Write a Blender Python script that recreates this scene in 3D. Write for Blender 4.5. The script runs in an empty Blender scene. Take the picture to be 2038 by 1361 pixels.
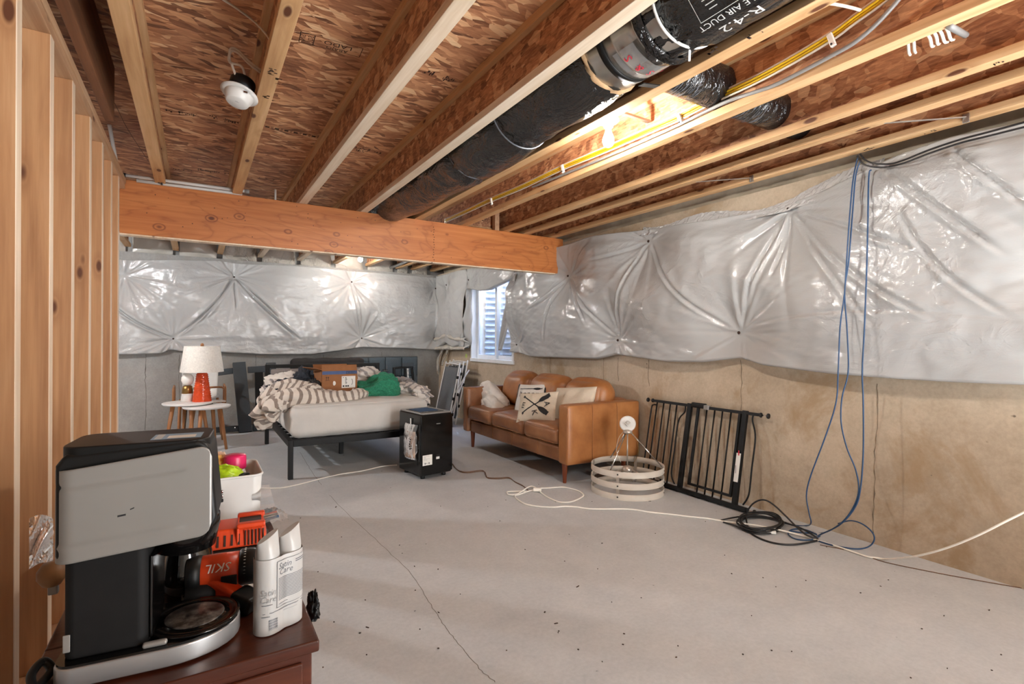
import bpy, math, random
import numpy as np
from mathutils import Vector, Matrix
PI = math.pi
C = bpy.context.scene.collection
SC = bpy.context.scene

# ------------------------------------------------------------------ camera, world, exposure
F_PX = 1022.0
TH, RO, PT = math.radians(31.6), math.radians(.44), math.radians(-.18)
CAM_H = 1.19
_s, _c = math.sin(TH), math.cos(TH)
_rt = np.array([_c, -_s, 0]); _fw = np.array([_s, _c, 0]); _up = np.array([0, 0, 1.])
FWD = _fw*math.cos(PT)+_up*math.sin(PT)
_u1 = _up*math.cos(PT)-_fw*math.sin(PT)
RGT = _rt*math.cos(RO)+_u1*math.sin(RO)
UPV = _u1*math.cos(RO)-_rt*math.sin(RO)
cam = bpy.data.cameras.new('camera'); cam.sensor_width = 36; cam.lens = 36*F_PX/2038
cam.clip_start = .02; cam.clip_end = 200
co = bpy.data.objects.new('camera', cam); C.objects.link(co)
co.matrix_world = Matrix(((RGT[0], UPV[0], -FWD[0], 0), (RGT[1], UPV[1], -FWD[1], 0), (RGT[2], UPV[2], -FWD[2], CAM_H), (0, 0, 0, 1)))
SC.camera = co
SC.view_settings.view_transform = 'Standard'; SC.view_settings.look = 'None'
SC.view_settings.gamma = 1; SC.view_settings.use_curve_mapping = False
SC.view_settings.exposure = 1.12
SC.cycles.max_bounces = 10; SC.cycles.diffuse_bounces = 6; SC.cycles.glossy_bounces = 4
SC.cycles.transparent_max_bounces = 12; SC.cycles.sample_clamp_indirect = 6
SC.cycles.use_light_tree = True; SC.cycles.caustics_reflective = False; SC.cycles.caustics_refractive = False
W = bpy.data.worlds.new('world'); SC.world = W; W.use_nodes = True
wn = W.node_tree; wn.nodes.clear()
_o = wn.nodes.new('ShaderNodeOutputWorld'); _b = wn.nodes.new('ShaderNodeBackground'); _k = wn.nodes.new('ShaderNodeTexSky')
_k.sky_type = 'NISHITA'; _k.sun_disc = False; _k.sun_elevation = math.radians(40); _k.sun_rotation = math.radians(120)
_b.inputs['Strength'].default_value = 13.0
wn.links.new(_k.outputs[0], _b.inputs[0]); wn.links.new(_b.outputs[0], _o.inputs[0])
BULB_L = 800.0          # radiance of the bare bulbs
BULB_COL = (1.0, .97, .91)
def area(name, loc, to, w, h, watts, col, spread=180):
    L = bpy.data.lights.new(name, 'AREA'); L.shape = 'RECTANGLE'; L.size = w; L.size_y = h; L.energy = watts; L.color = col; L.spread = math.radians(spread)
    o = bpy.data.objects.new(name, L); C.objects.link(o); o.location = loc
    o.rotation_euler = (Vector(to)-Vector(loc)).to_track_quat('-Z', 'Y').to_euler(); return o
# added fill: two unseen area lights behind the camera, the second aimed up
area('front_fill', (2.9, -3.6, 1.7), (2.0, 4.0, 1.9), 1.6, 1.2, 52, (.98, .99, 1.0))
area('ceiling_fill', (2.0, -1.0, .2), (1.7, 1.2, 2.5), 1.8, 1.4, 62, (.95, .98, 1.0), 120)

def pix(u, v): return FWD+RGT*((u-1019)/F_PX)-UPV*((v-680.5)/F_PX)
def pl(u, v, ax, val):
    d = pix(u, v); o = np.array([0, 0, CAM_H]); return o+d*((val-o[ax])/d[ax])
def onX(u, v, x): return pl(u, v, 0, x)
def onY(u, v, y): return pl(u, v, 1, y)
def onZ(u, v, z=0.0): return pl(u, v, 2, z)

# ------------------------------------------------------------------ mesh builder
class MB:
    def __init__(s): s.v = []; s.f = []; s.sm = []; s.uv = []; s.n = 0
    def add(s, V, Fc, smooth=False, uv=None):
        V = np.asarray(V, float).reshape(-1, 3); b = s.n
        s.v.append(V); s.n += len(V)
        for f in Fc: s.f.append(tuple(int(i)+b for i in f)); s.sm.append(smooth)
        s.uv.append(np.zeros((len(V), 2)) if uv is None else np.asarray(uv, float))
        return s
    def box(s, x0, x1, y0, y1, z0, z1):
        V = [(x, y, z) for z in (z0, z1) for y in (y0, y1) for x in (x0, x1)]
        return s.add(V, [(0, 2, 3, 1), (4, 5, 7, 6), (0, 1, 5, 4), (2, 6, 7, 3), (0, 4, 6, 2), (1, 3, 7, 5)])
    def obox(s, c, ax, ay, az, hx, hy, hz):
        c, ax, ay, az = [np.array(q, float) for q in (c, ax, ay, az)]
        V = [c+ax*hx*i+ay*hy*j+az*hz*k for k in (-1, 1) for j in (-1, 1) for i in (-1, 1)]
        return s.add(V, [(0, 2, 3, 1), (4, 5, 7, 6), (0, 1, 5, 4), (2, 6, 7, 3), (0, 4, 6, 2), (1, 3, 7, 5)])
    def bar(s, a, b, w, h, up=(0, 0, 1)):
        a, b = np.array(a, float), np.array(b, float); d = b-a; L = np.linalg.norm(d); d = d/L
        up = np.array(up, float)
        if abs(d@up) > .98: up = np.array([1., 0, 0]) if abs(d[0]) < .9 else np.array([0, 1., 0])
        r = np.cross(d, up); r /= np.linalg.norm(r); u2 = np.cross(r, d)
        return s.obox((a+b)/2, d, r, u2, L/2, w/2, h/2)
    def tube(s, P, r, n=8, closed=False, smooth=True, caps=True):
        P = np.array(P, float); m = len(P); rr = np.full(m, r) if np.isscalar(r) else np.array(r, float)
        T = np.zeros_like(P)
        if closed: T = np.roll(P, -1, 0)-np.roll(P, 1, 0)
        else: T[1:-1] = P[2:]-P[:-2]; T[0] = P[1]-P[0]; T[-1] = P[-1]-P[-2]
        T /= np.maximum(np.linalg.norm(T, axis=1, keepdims=True), 1e-9)
        a = np.array([0, 0, 1.]) if abs(T[0][2]) < .9 else np.array([1., 0, 0])
        nrm = np.cross(T[0], a); nrm /= np.linalg.norm(nrm); V = []
        ang = np.arange(n)*2*PI/n
        for i in range(m):
            nrm = nrm-T[i]*(nrm@T[i]); nrm /= max(np.linalg.norm(nrm), 1e-9); bn = np.cross(T[i], nrm)
            V.append(P[i]+rr[i]*(np.cos(ang)[:, None]*nrm+np.sin(ang)[:, None]*bn))
        Fc = []
        for i in range(m if closed else m-1):
            j = (i+1) % m
            for k in range(n):
                l = (k+1) % n; Fc.append((i*n+k, i*n+l, j*n+l, j*n+k))
        if not closed and caps: Fc.append(tuple(range(n))[::-1]); Fc.append(tuple((m-1)*n+k for k in range(n)))
        return s.add(np.concatenate(V), Fc, smooth)
    def lathe(s, prof, n=24, c=(0, 0, 0), M=None, smooth=True, disp=None, cap=True):
        prof = np.array(prof, float); m = len(prof); ang = np.arange(n)*2*PI/n
        V = np.zeros((m, n, 3)); rad = prof[:, 0][:, None]*np.ones(n)
        if disp is not None: rad = rad+disp(np.arange(m)[:, None], np.arange(n)[None, :])
        V[..., 0] = rad*np.cos(ang); V[..., 1] = rad*np.sin(ang); V[..., 2] = prof[:, 1][:, None]
        V = V.reshape(-1, 3)
        if M is not None: V = V@np.array(M).T
        V = V+np.array(c, float)
        Fc = [(i*n+k, i*n+(k+1) % n, (i+1)*n+(k+1) % n, (i+1)*n+k) for i in range(m-1) for k in range(n)]
        if np.allclose(prof[0], prof[-1]): cap = False
        if cap and prof[0, 0] > 1e-5: Fc.append(tuple(range(n))[::-1])
        if cap and prof[-1, 0] > 1e-5: Fc.append(tuple((m-1)*n+k for k in range(n)))
        return s.add(V, Fc, smooth)
    def grid(s, G, smooth=True, uv=None, flip=False, wrap=False):
        G = np.asarray(G, float); a, b = G.shape[:2]
        Fc = []
        for i in range(a if wrap else a-1):
            for j in range(b-1):
                q = (i*b+j, ((i+1) % a)*b+j, ((i+1) % a)*b+j+1, i*b+j+1)
                Fc.append(q[::-1] if flip else q)
        return s.add(G.reshape(-1, 3), Fc, smooth, None if uv is None else np.asarray(uv).reshape(-1, 2))
    def prism(s, poly, h0, h1, fn=None, smooth=False):
        poly = [tuple(p) for p in poly]; n = len(poly)
        V = [(p[0], p[1], h0) for p in poly]+[(p[0], p[1], h1) for p in poly]
        if fn is not None: V = [fn(*p) for p in V]
        Fc = [tuple(range(n))[::-1], tuple(range(n, 2*n))]+[(i, (i+1) % n, n+(i+1) % n, n+i) for i in range(n)]
        return s.add(V, Fc, smooth)
    def move(s, t):
        s.v = [q+np.array(t, float) for q in s.v]; return s
    def map(s, fn):
        s.v = [np.array([fn(*p) for p in q]).reshape(-1, 3) for q in s.v]; return s
    def build(s, name, mat, parent=None, world=False, bevel=0, seg=2, solid=0, sub=0, smooth=None):
        V = np.concatenate(s.v)
        if world and parent is not None:
            p = parent; off = np.zeros(3)
            while p is not None: off += np.array(p.location); p = p.parent
            V = V-off
        me = bpy.data.meshes.new(name); me.from_pydata([tuple(p) for p in V], [], s.f)
        sm = s.sm if smooth is None else [smooth]*len(s.f)
        me.polygons.foreach_set('use_smooth', sm)
        UV = np.concatenate(s.uv)
        if np.any(UV):
            l = me.uv_layers.new(name='UVMap'); idx = np.zeros(len(me.loops), int); me.loops.foreach_get('vertex_index', idx)
            l.data.foreach_set('uv', UV[idx].ravel())
        me.update()
        o = bpy.data.objects.new(name, me); C.objects.link(o)
        if mat is not None: me.materials.append(mat)
        if parent is not None: o.parent = parent
        if bevel:
            b = o.modifiers.new('bevel', 'BEVEL'); b.width = bevel; b.segments = seg; b.limit_method = 'ANGLE'; b.angle_limit = math.radians(40)
            me.polygons.foreach_set('use_smooth', [True]*len(s.f)); me.set_sharp_from_angle(angle=math.radians(50)) if False else None
            w = o.modifiers.new('normals', 'WEIGHTED_NORMAL'); w.keep_sharp = True
        if solid:
            b = o.modifiers.new('solid', 'SOLIDIFY'); b.thickness = solid; b.offset = 0
        if sub:
            b = o.modifiers.new('sub', 'SUBSURF'); b.levels = sub; b.render_levels = sub
        return o

def tag(o, label=None, cat=None, group=None, kind=None):
    if label: o['label'] = label
    if cat: o['category'] = cat
    if group: o['group'] = group
    if kind: o['kind'] = kind
    return o
def thing(name, label, cat, loc=(0, 0, 0), rz=0, group=None, kind=None):
    o = bpy.data.objects.new(name, None); C.objects.link(o); o.location = tuple(float(q) for q in loc); o.rotation_euler = (0, 0, rz)
    o.empty_display_size = .05
    return tag(o, label, cat, group, kind)
def struct(name, loc=(0, 0, 0)):
    o = bpy.data.objects.new(name, None); C.objects.link(o); o.location = loc; o['kind'] = 'structure'; return o
def dup(root, loc=None, rz=None, label=None, group=None):
    r = root.copy(); C.objects.link(r)
    if loc is not None: r.location = loc
    if rz is not None: r.rotation_euler = (0, 0, rz)
    if label: r['label'] = label
    if group: r['group'] = group
    for ch in list(root.children):
        c = ch.copy(); C.objects.link(c); c.parent = r
        for g in ch.children:
            d = g.copy(); C.objects.link(d); d.parent = c
    return r
def dup_part(o, parent, loc=None):
    c = o.copy(); C.objects.link(c); c.parent = parent
    if loc is not None: c.location = loc
    for g in o.children:
        d = g.copy(); C.objects.link(d); d.parent = c
    return c
def cr(P, n=8, closed=False):
    P = np.array(P, float); m = len(P); out = []
    for i in range(m if closed else m-1):
        if closed: p0, p1, p2, p3 = P[(i-1) % m], P[i], P[(i+1) % m], P[(i+2) % m]
        else: p0, p1, p2, p3 = P[max(i-1, 0)], P[i], P[i+1], P[min(i+2, m-1)]
        for k in range(n):
            t = k/n
            out.append(.5*((2*p1)+(-p0+p2)*t+(2*p0-5*p1+4*p2-p3)*t*t+(-p0+3*p1-3*p2+p3)*t**3))
    if not closed: out.append(P[-1])
    return np.array(out)
def fbm(P, seed=0, f=1.0, octs=4, gain=.5):
    rng = np.random.default_rng(seed); P = np.asarray(P, float); out = np.zeros(P.shape[:-1]); a = 1.0
    for o in range(octs):
        for k in range(4):
            d = rng.normal(size=P.shape[-1]); d /= np.linalg.norm(d)
            out += a*.35*np.sin((P@d)*f*rng.uniform(.7, 1.3)*6.28+rng.uniform(0, 6.28)+1.3*np.sin((P@rng.normal(size=P.shape[-1]))*f*2))
        a *= gain; f *= 2.03
    return out
def sm(e0, e1, x):
    t = np.clip((x-e0)/(e1-e0), 0, 1); return t*t*(3-2*t)
def rrect(x0, x1, y0, y1, r, n=6):
    P = []
    for cx, cy, a0 in ((x1-r, y1-r, 0), (x0+r, y1-r, PI/2), (x0+r, y0+r, PI), (x1-r, y0+r, 1.5*PI)):
        for k in range(n+1):
            a = a0+k*PI/2/n; P.append((cx+r*math.cos(a), cy+r*math.sin(a)))
    return P
def rcube(c, hs, r, n=10, puff=(0, 0, 0), noise=0, seed=0, nf=3.0):
    """rounded cushion-like block: six subdivided faces; returns list of grids"""
    hs = np.array(hs, float); c = np.array(c, float); r = min(r, hs.min()*.999); G = []
    t = np.sin(np.linspace(-1, 1, n+1)*PI/2)
    for ax in range(3):
        for sg in (-1, 1):
            A, B = np.meshgrid(t, t, indexing='ij'); p = np.zeros((n+1, n+1, 3))
            p[..., ax] = sg; p[..., (ax+1) % 3] = A; p[..., (ax+2) % 3] = B
            q = p*hs; inn = np.clip(q, -(hs-r), hs-r); d = q-inn
            L = np.linalg.norm(d, axis=-1, keepdims=True); q = inn+d/np.maximum(L, 1e-9)*np.minimum(L, r)
            for k in range(3):
                o1, o2 = (k+1) % 3, (k+2) % 3
                q[..., k] += puff[k]*p[..., k]*(1-p[..., o1]**2)*(1-p[..., o2]**2)
            if noise: q += noise*fbm(q+c, seed, nf, 3)[..., None]*p
            G.append((q+c, sg < 0))
    return G
def add_rcube(mb, *a, **k):
    for g, fl in rcube(*a, **k): mb.grid(g, flip=fl)
    return mb
def text_mesh(body, size, sx=1.0, shear=0.0):
    cu = bpy.data.curves.new('t', 'FONT'); cu.body = body; cu.size = size; cu.align_x = 'CENTER'; cu.align_y = 'CENTER'; cu.resolution_u = 2; cu.shear = shear
    o = bpy.data.objects.new('t', cu); me = bpy.data.meshes.new_from_object(o)
    V = np.array([tuple(v.co) for v in me.vertices]).reshape(-1, 3); Fc = [tuple(p.vertices) for p in me.polygons]
    bpy.data.objects.remove(o); bpy.data.curves.remove(cu); bpy.data.meshes.remove(me)
    if len(V): V[:, 0] *= sx
    return V, Fc
def add_text(mb, body, size, fn, sx=1.0, shear=0.0):
    V, Fc = text_mesh(body, size, sx, shear)
    if len(V): mb.add([fn(p[0], p[1]) for p in V], Fc)
def add_quad(mb, x0, x1, y0, y1, fn, nx=1):
    xs = np.linspace(x0, x1, nx+1); V = []; Fc = []
    for x in xs: V += [fn(x, y0), fn(x, y1)]
    for i in range(nx): Fc.append((2*i, 2*i+2, 2*i+3, 2*i+1))
    mb.add(V, Fc)
def plane_fn(o, ex, ey, off=0.0):
    o, ex, ey = [np.array(q, float) for q in (o, ex, ey)]; nz = np.cross(ex, ey); nz /= np.linalg.norm(nz)
    return lambda x, y: o+ex*x+ey*y+nz*off

# ------------------------------------------------------------------ materials
def S(r, g, b):
    return tuple(((q/255)/12.92 if q/255 <= .04045 else ((q/255+.055)/1.055)**2.4) for q in (r, g, b))
class NM:
    def __init__(s, name):
        s.m = bpy.data.materials.new(name); s.m.use_nodes = True; s.t = s.m.node_tree; s.b = s.t.nodes['Principled BSDF']; s.out = s.t.nodes['Material Output']
    def n(s, ty, props=None, **inp):
        k = s.t.nodes.new('ShaderNode'+ty)
        for a, v in (props or {}).items(): setattr(k, a, v)
        for a, v in inp.items(): s.set(k, a.replace('_', ' '), v)
        return k
    def set(s, k, name, v):
        i = k.inputs[int(name)] if name.isdigit() else k.inputs[name]
        if hasattr(v, 'is_linked') or hasattr(v, 'links'): s.t.links.new(v, i)
        else:
            if isinstance(v, tuple) and len(v) == 3 and i.type == 'RGBA': v = v+(1,)
            i.default_value = v
    def ramp(s, fac, stops, interp='LINEAR'):
        k = s.n('ValToRGB'); s.t.links.new(fac, k.inputs[0]); cr_ = k.color_ramp; cr_.interpolation = interp
        while len(cr_.elements) < len(stops): cr_.elements.new(.5)
        for e, (p, c) in zip(cr_.elements, stops):
            e.position = p; e.color = (c, c, c, 1) if np.isscalar(c) else tuple(c)+(1,)
        return k.outputs[0]
    def math(s, op, a, b=0.0, c=None):
        k = s.n('Math', {'operation': op}); s.set(k, '0', a); s.set(k, '1', b)
        if c is not None: s.set(k, '2', c)
        return k.outputs[0]
    def mix(s, f, a, b, mode='MIX'):
        k = s.n('MixRGB', {'blend_type': mode}); s.set(k, '0', f); s.set(k, '1', a); s.set(k, '2', b); return k.outputs[0]
    def coord(s, scale=(1, 1, 1), rot=(0, 0, 0), rnd=0.0, src='Object'):
        tc = s.n('TexCoord').outputs[src]
        if rnd:
            oi = s.n('ObjectInfo').outputs['Random']; v = s.n('VectorMath', {'operation': 'ADD'}); s.t.links.new(tc, v.inputs[0])
            q = s.math('MULTIPLY', oi, rnd); s.t.links.new(q, v.inputs[1]); tc = v.outputs[0]
        mp = s.n('Mapping'); s.t.links.new(tc, mp.inputs[0]); mp.inputs['Scale'].default_value = scale; mp.inputs['Rotation'].default_value = rot
        return mp.outputs[0]
    def noise(s, vec, scale, detail=3, rough=.5, dist=0.0, out=0):
        k = s.n('TexNoise', None, Scale=scale, Detail=detail, Roughness=rough, Distortion=dist); s.t.links.new(vec, k.inputs['Vector']); return k.outputs[out]
    def vor(s, vec, scale, feature='F1', out='Distance', rnd=1.0):
        k = s.n('TexVoronoi', {'feature': feature}, Scale=scale, Randomness=rnd); s.t.links.new(vec, k.inputs['Vector']); return k.outputs[out]
    def bump(s, h, strength=.2, dist=.01, prev=None):
        k = s.n('Bump', None, Strength=strength, Distance=dist); s.t.links.new(h, k.inputs['Height'])
        if prev is not None: s.t.links.new(prev, k.inputs['Normal'])
        return k.outputs[0]
    def fin(s, col=None, rough=None, metal=None, nrm=None, **kw):
        if col is not None: s.set(s.b, 'Base Color', col)
        if rough is not None: s.set(s.b, 'Roughness', rough)
        if metal is not None: s.set(s.b, 'Metallic', metal)
        if nrm is not None: s.set(s.b, 'Normal', nrm)
        for a, v in kw.items(): s.set(s.b, a.replace('_', ' '), v)
        return s.m
def plain(name, col, rough=.5, metal=0.0, var=.10, vs=12.0, bump=0.0, bs=200.0, **kw):
    k = NM(name); c = k.coord(); n = k.noise(c, vs, 4)
    lo = tuple(q*(1-var) for q in col); hi = tuple(min(1, q*(1+var)) for q in col)
    nrm = k.bump(k.noise(c, bs, 2), bump, .002) if bump else None
    return k.fin(k.ramp(n, [(.3, lo), (.7, hi)]), rough, metal, nrm, **kw)

def m_lumber(name, c_dark, c_mid, c_light, axis=1, knots=True, rough=.6):
    k = NM(name); sc = [14.0]*3; sc[axis] = .9
    v = k.coord(tuple(sc), rnd=31.0); n1 = k.noise(v, 1.0, 5, .6, .6)
    sc2 = [60.0]*3; sc2[axis] = 2.0
    n2 = k.noise(k.coord(tuple(sc2), rnd=13.0), 1.0, 3, .6)
    col = k.ramp(n1, [(.3, c_dark), (.5, c_mid), (.72, c_light)])
    col = k.mix(.25, col, k.ramp(n2, [(.35, c_dark), (.65, c_light)]))
    if knots:
        sk = [8.0]*3; sk[axis] = 3.0
        wv = k.coord(tuple(sk), rnd=7.0); d = k.vor(wv, 1.0)
        col = k.mix(k.ramp(d, [(.08, 1.0), (.13, 0.0)]), col, S(92, 50, 26))
        ring = k.ramp(d, [(.11, 0.0), (.16, .5), (.28, 0.0)]); col = k.mix(ring, col, c_dark)
    return k.fin(col, rough, None, k.bump(n2, .15, .003))
def m_osb(name, axis=0, tone=1.0, along=9.0, across=70.0, fine=.30):
    k = NM(name)
    def T(*c): return tuple(min(1, q*tone) for q in S(*c))
    base = k.coord((1, 1, 1), rnd=9.0)
    wn_ = k.n('VectorMath', {'operation': 'MULTIPLY_ADD'}); k.t.links.new(k.noise(base, 5.0, 2, .5, 0, 1), wn_.inputs[0]); wn_.inputs[1].default_value = (.07, .07, .07); k.t.links.new(base, wn_.inputs[2])
    def flakes(rot, al, ac):
        mp = k.n('Mapping'); k.t.links.new(wn_.outputs[0], mp.inputs[0]); sc = [ac]*3; sc[axis] = al
        r1 = k.n('Mapping'); k.t.links.new(wn_.outputs[0], r1.inputs[0]); r1.inputs['Rotation'].default_value = rot
        k.t.links.new(r1.outputs[0], mp.inputs[0]); mp.inputs['Scale'].default_value = sc
        vv = k.n('TexVoronoi', {'feature': 'F1'}, Scale=1.0); k.t.links.new(mp.outputs[0], vv.inputs['Vector'])
        sp = k.n('SeparateColor'); k.t.links.new(vv.outputs['Color'], sp.inputs[0])
        return sp.outputs[0], sp.outputs[1], vv.outputs['Distance']
    a = .30; rot1 = {0: (0, 0, a), 1: (a*.9, 0, a*.9), 2: (a, 0, 0)}[axis]; rot2 = tuple(-q*1.2 for q in rot1)
    r1, g1, d1 = flakes(rot1, along, across); r2, g2, d2 = flakes(rot2, along*1.4, across*.7)
    val = k.mix(k.ramp(g2, [(.50, 0.0), (.52, 1.0)]), r1, r2)
    col = k.ramp(val, [(0, T(70, 42, 28)), (.10, T(112, 70, 46)), (.35, T(152, 104, 72)), (.6, T(176, 126, 90)), (.85, T(204, 158, 116)), (1.0, T(230, 196, 154))])
    sn = [90.0]*3; sn[axis] = 14.0
    col = k.mix(fine, col, k.ramp(k.noise(k.coord(tuple(sn), rnd=4.0), 1.0, 4, .65), [(.32, T(74, 40, 26)), (.5, T(150, 100, 68)), (.68, T(212, 164, 120))]))
    col = k.mix(k.ramp(k.noise(base, 2.3, 3), [(.35, .25), (.65, 0.0)]), col, T(128, 84, 58))
    h = k.math('ADD', val, k.math('MULTIPLY', d1, .3))
    return k.fin(col, .62, None, k.bump(h, .35, .004))
def m_beam(name):
    k = NM(name); b = k.coord()
    n = k.noise(k.coord((.75, .75, 2.6)), 1.15, 4, .5, .5)
    fr = k.math('FRACT', k.math('MULTIPLY', n, 12.0))
    ln = k.ramp(fr, [(0, 1.0), (.06, .45), (.22, .05), (.6, 0.0), (.90, .3), (1, 1.0)])
    col = k.ramp(k.noise(k.coord((1.5, 1.5, 40)), 1.0, 4), [(.3, S(172, 98, 46)), (.7, S(196, 124, 66))])
    col = k.mix(k.math('MULTIPLY', ln, .5), col, S(136, 70, 30))
    d = k.vor(k.coord((3.6, 3.6, 5.5)), 1.0)
    col = k.mix(k.ramp(d, [(.05, 1.0), (.10, 0.0)]), col, S(96, 46, 20))
    col = k.mix(k.ramp(d, [(.11, 0.0), (.14, .8), (.17, 0.0)]), col, S(110, 52, 22))
    d2 = k.vor(k.coord((16, 16, 16)), 1.0); col = k.mix(k.ramp(d2, [(.05, .9), (.08, 0.0)]), col, S(60, 32, 18))
    return k.fin(col, .5, None, k.bump(ln, .1, .002))
def m_concrete(name, c0, c1, c2, pit=1.0, rough=.75, blotch=None, sc=1.0):
    k = NM(name); b = k.coord()
    n1 = k.noise(b, 1.3*sc, 6, .62, .3); n2 = k.noise(b, 9.0*sc, 5, .65); n3 = k.noise(b, 55.0, 3, .6)
    col = k.ramp(n1, [(.3, c0), (.5, c1), (.72, c2)])
    col = k.mix(.4, col, k.ramp(n2, [(.3, c0), (.7, c2)]))
    col = k.mix(.12, col, k.ramp(n3, [(.35, tuple(q*.5 for q in c0)), (.65, c2)]))
    if blotch:
        f = k.ramp(k.noise(k.coord((1, 1, .8)), 2.1, 8, .68, .5), [(.52, 0.0), (.66, .8)]); col = k.mix(f, col, blotch)
    if pit:
        wv = k.n('VectorMath', {'operation': 'MULTIPLY_ADD'}); k.t.links.new(k.noise(b, 30.0, 2, .5, 0, 1), wv.inputs[0]); wv.inputs[1].default_value = (.03, .03, .03); k.t.links.new(b, wv.inputs[2])
        d = k.vor(wv.outputs[0], 11.0); msk = k.ramp(d, [(.05*pit, 1.0), (.10*pit, 0.0)])
        gate = k.ramp(k.noise(b, 3.0, 2), [(.5, 0.0), (.62, 1.0)])
        col = k.mix(k.math('MULTIPLY', msk, gate), col, tuple(q*.35 for q in c0))
    return k.fin(col, rough, None, k.bump(k.math('ADD', n2, k.math('MULTIPLY', n3, .4)), .18, .01))
def m_plastic_sheet(name, col, rough=.22, weave=True, crk=.3):
    k = NM(name); b = k.coord()
    def ridge(sc, dist, w):
        n = k.noise(k.coord(sc), 1.0, 4, .55, dist); return k.ramp(k.math('ABSOLUTE', k.math('SUBTRACT', n, .5)), [(0, 1.0), (w*.35, .5), (w, 0.0)])
    msk = k.ramp(k.noise(b, 1.7, 3), [(.45, .05), (.60, 1.0)])
    nr = k.bump(k.math('MULTIPLY', ridge((3, 3, 4), 1.2, .14), msk), crk, .018)
    nr = k.bump(k.math('MULTIPLY', ridge((8, 8, 6), 1.4, .10), msk), crk*.6, .008, nr)
    if weave:
        w = k.n('TexWave', {'wave_type': 'BANDS', 'bands_direction': 'Z'}, Scale=52.0, Distortion=2.2, Detail=2.0); k.t.links.new(b, w.inputs['Vector'])
        w2 = k.ramp(k.noise(k.coord((30, 30, 160)), 1.0, 2), [(.3, 0.0), (.7, 1.0)])
        nr = k.bump(k.math('ADD', w.outputs['Fac'], k.math('MULTIPLY', w2, .8)), .10, .0035, nr)
    c = k.ramp(k.noise(b, 2.0, 3), [(.3, tuple(q*.93 for q in col)), (.7, col)])
    return k.fin(c, rough, None, nr, **{'Specular_IOR_Level': .6})
def m_clear(name, tint=(.95, .95, .95), gl=.12, rough=.08, op=.0):
    k = NM(name); k.t.nodes.remove(k.b)
    tr = k.n('BsdfTransparent', None, Color=tint); g = k.n('BsdfGlossy', None, Color=(1, 1, 1), Roughness=rough)
    c = k.coord(); nr = k.bump(k.noise(c, 40.0, 3), .3 if op else 0.0, .004); k.t.links.new(nr, g.inputs['Normal'])
    lw = k.n('LayerWeight', None, Blend=.35); f = k.math('ADD', k.math('MULTIPLY', lw.outputs['Fresnel'], .8), gl)
    ms = k.n('MixShader'); k.t.links.new(f, ms.inputs[0]); k.t.links.new(tr.outputs[0], ms.inputs[1]); k.t.links.new(g.outputs[0], ms.inputs[2])
    last = ms.outputs[0]
    if op:
        d = k.n('BsdfDiffuse', None, Color=(.85, .85, .85)); m2 = k.n('MixShader'); m2.inputs[0].default_value = op
        k.t.links.new(last, m2.inputs[1]); k.t.links.new(d.outputs[0], m2.inputs[2]); last = m2.outputs[0]
    k.t.links.new(last, k.out.inputs[0]); return k.m
def m_emit(name, col, st):
    k = NM(name); k.set(k.b, 'Emission Color', col); k.b.inputs['Emission Strength'].default_value = st
    n = k.noise(k.coord(), 3.0); return k.fin(k.ramp(n, [(0, (.9, .9, .9)), (1, (1, 1, 1))]), .3)
def m_leather(name, c0, c1, c2):
    k = NM(name); b = k.coord(); n = k.noise(b, 3.0, 5, .6); v = k.vor(b, 180.0)
    col = k.ramp(n, [(.28, c0), (.5, c1), (.75, c2)]); wr = k.noise(k.coord((5, 30, 5)), 1.0, 3, .5, 1.0)
    nr = k.bump(v, .08, .002); nr = k.bump(wr, .10, .006, nr)
    return k.fin(col, k.ramp(n, [(.3, .33), (.7, .48)]), None, nr)
def m_stripes(name, c0, c1, freq, duty=.38, src='UV'):
    k = NM(name); tc = k.n('TexCoord').outputs[src]; sp = k.n('SeparateXYZ'); k.t.links.new(tc, sp.inputs[0])
    f = k.math('FRACT', k.math('MULTIPLY', sp.outputs[0], freq)); st = k.ramp(f, [(0, 0.0), (.02, 1.0), (duty, 1.0), (duty+.03, 0.0)])
    n = k.noise(k.coord(), 14.0, 4); col = k.mix(st, c0, c1); col = k.mix(.12, col, k.ramp(n, [(.3, (.2, .2, .2)), (.7, (.9, .9, .9))]))
    return k.fin(col, .85, None, k.bump(k.noise(k.coord(), 22.0, 4), .35, .012))
def m_fabric(name, col, rough=.9, wr=.4, ws=18.0, var=.12):
    k = NM(name); c = k.coord(); n = k.noise(c, ws, 5, .6, .8)
    lo = tuple(q*(1-var) for q in col); hi = tuple(min(1, q*(1+var)) for q in col)
    nr = k.bump(n, wr, .012); nr = k.bump(k.noise(c, 500.0, 2), .15, .001, nr)
    return k.fin(k.ramp(n, [(.3, lo), (.7, hi)]), rough, None, nr)
def m_duct(name):
    k = NM(name); c = k.coord((1, 1, 1)); n = k.noise(k.coord((7, 4, 7)), 1.0, 4, .55, 1.2); n2 = k.noise(c, 30.0, 4, .65, 2.0)
    rd = k.math('ABSOLUTE', k.math('SUBTRACT', k.noise(k.coord((16, 9, 16)), 1.0, 4, .6, 1.5), .5)); rg_ = k.ramp(rd, [(0, 1.0), (.09, .2), (.3, 0.0)])
    nr = k.bump(n, .7, .06); nr = k.bump(rg_, .22, .02, nr); nr = k.bump(n2, .10, .008, nr)
    return k.fin(k.ramp(n2, [(.3, S(12, 12, 13)), (.7, S(22, 22, 23))]), .16, None, nr, **{'Specular_IOR_Level': .9})

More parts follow.
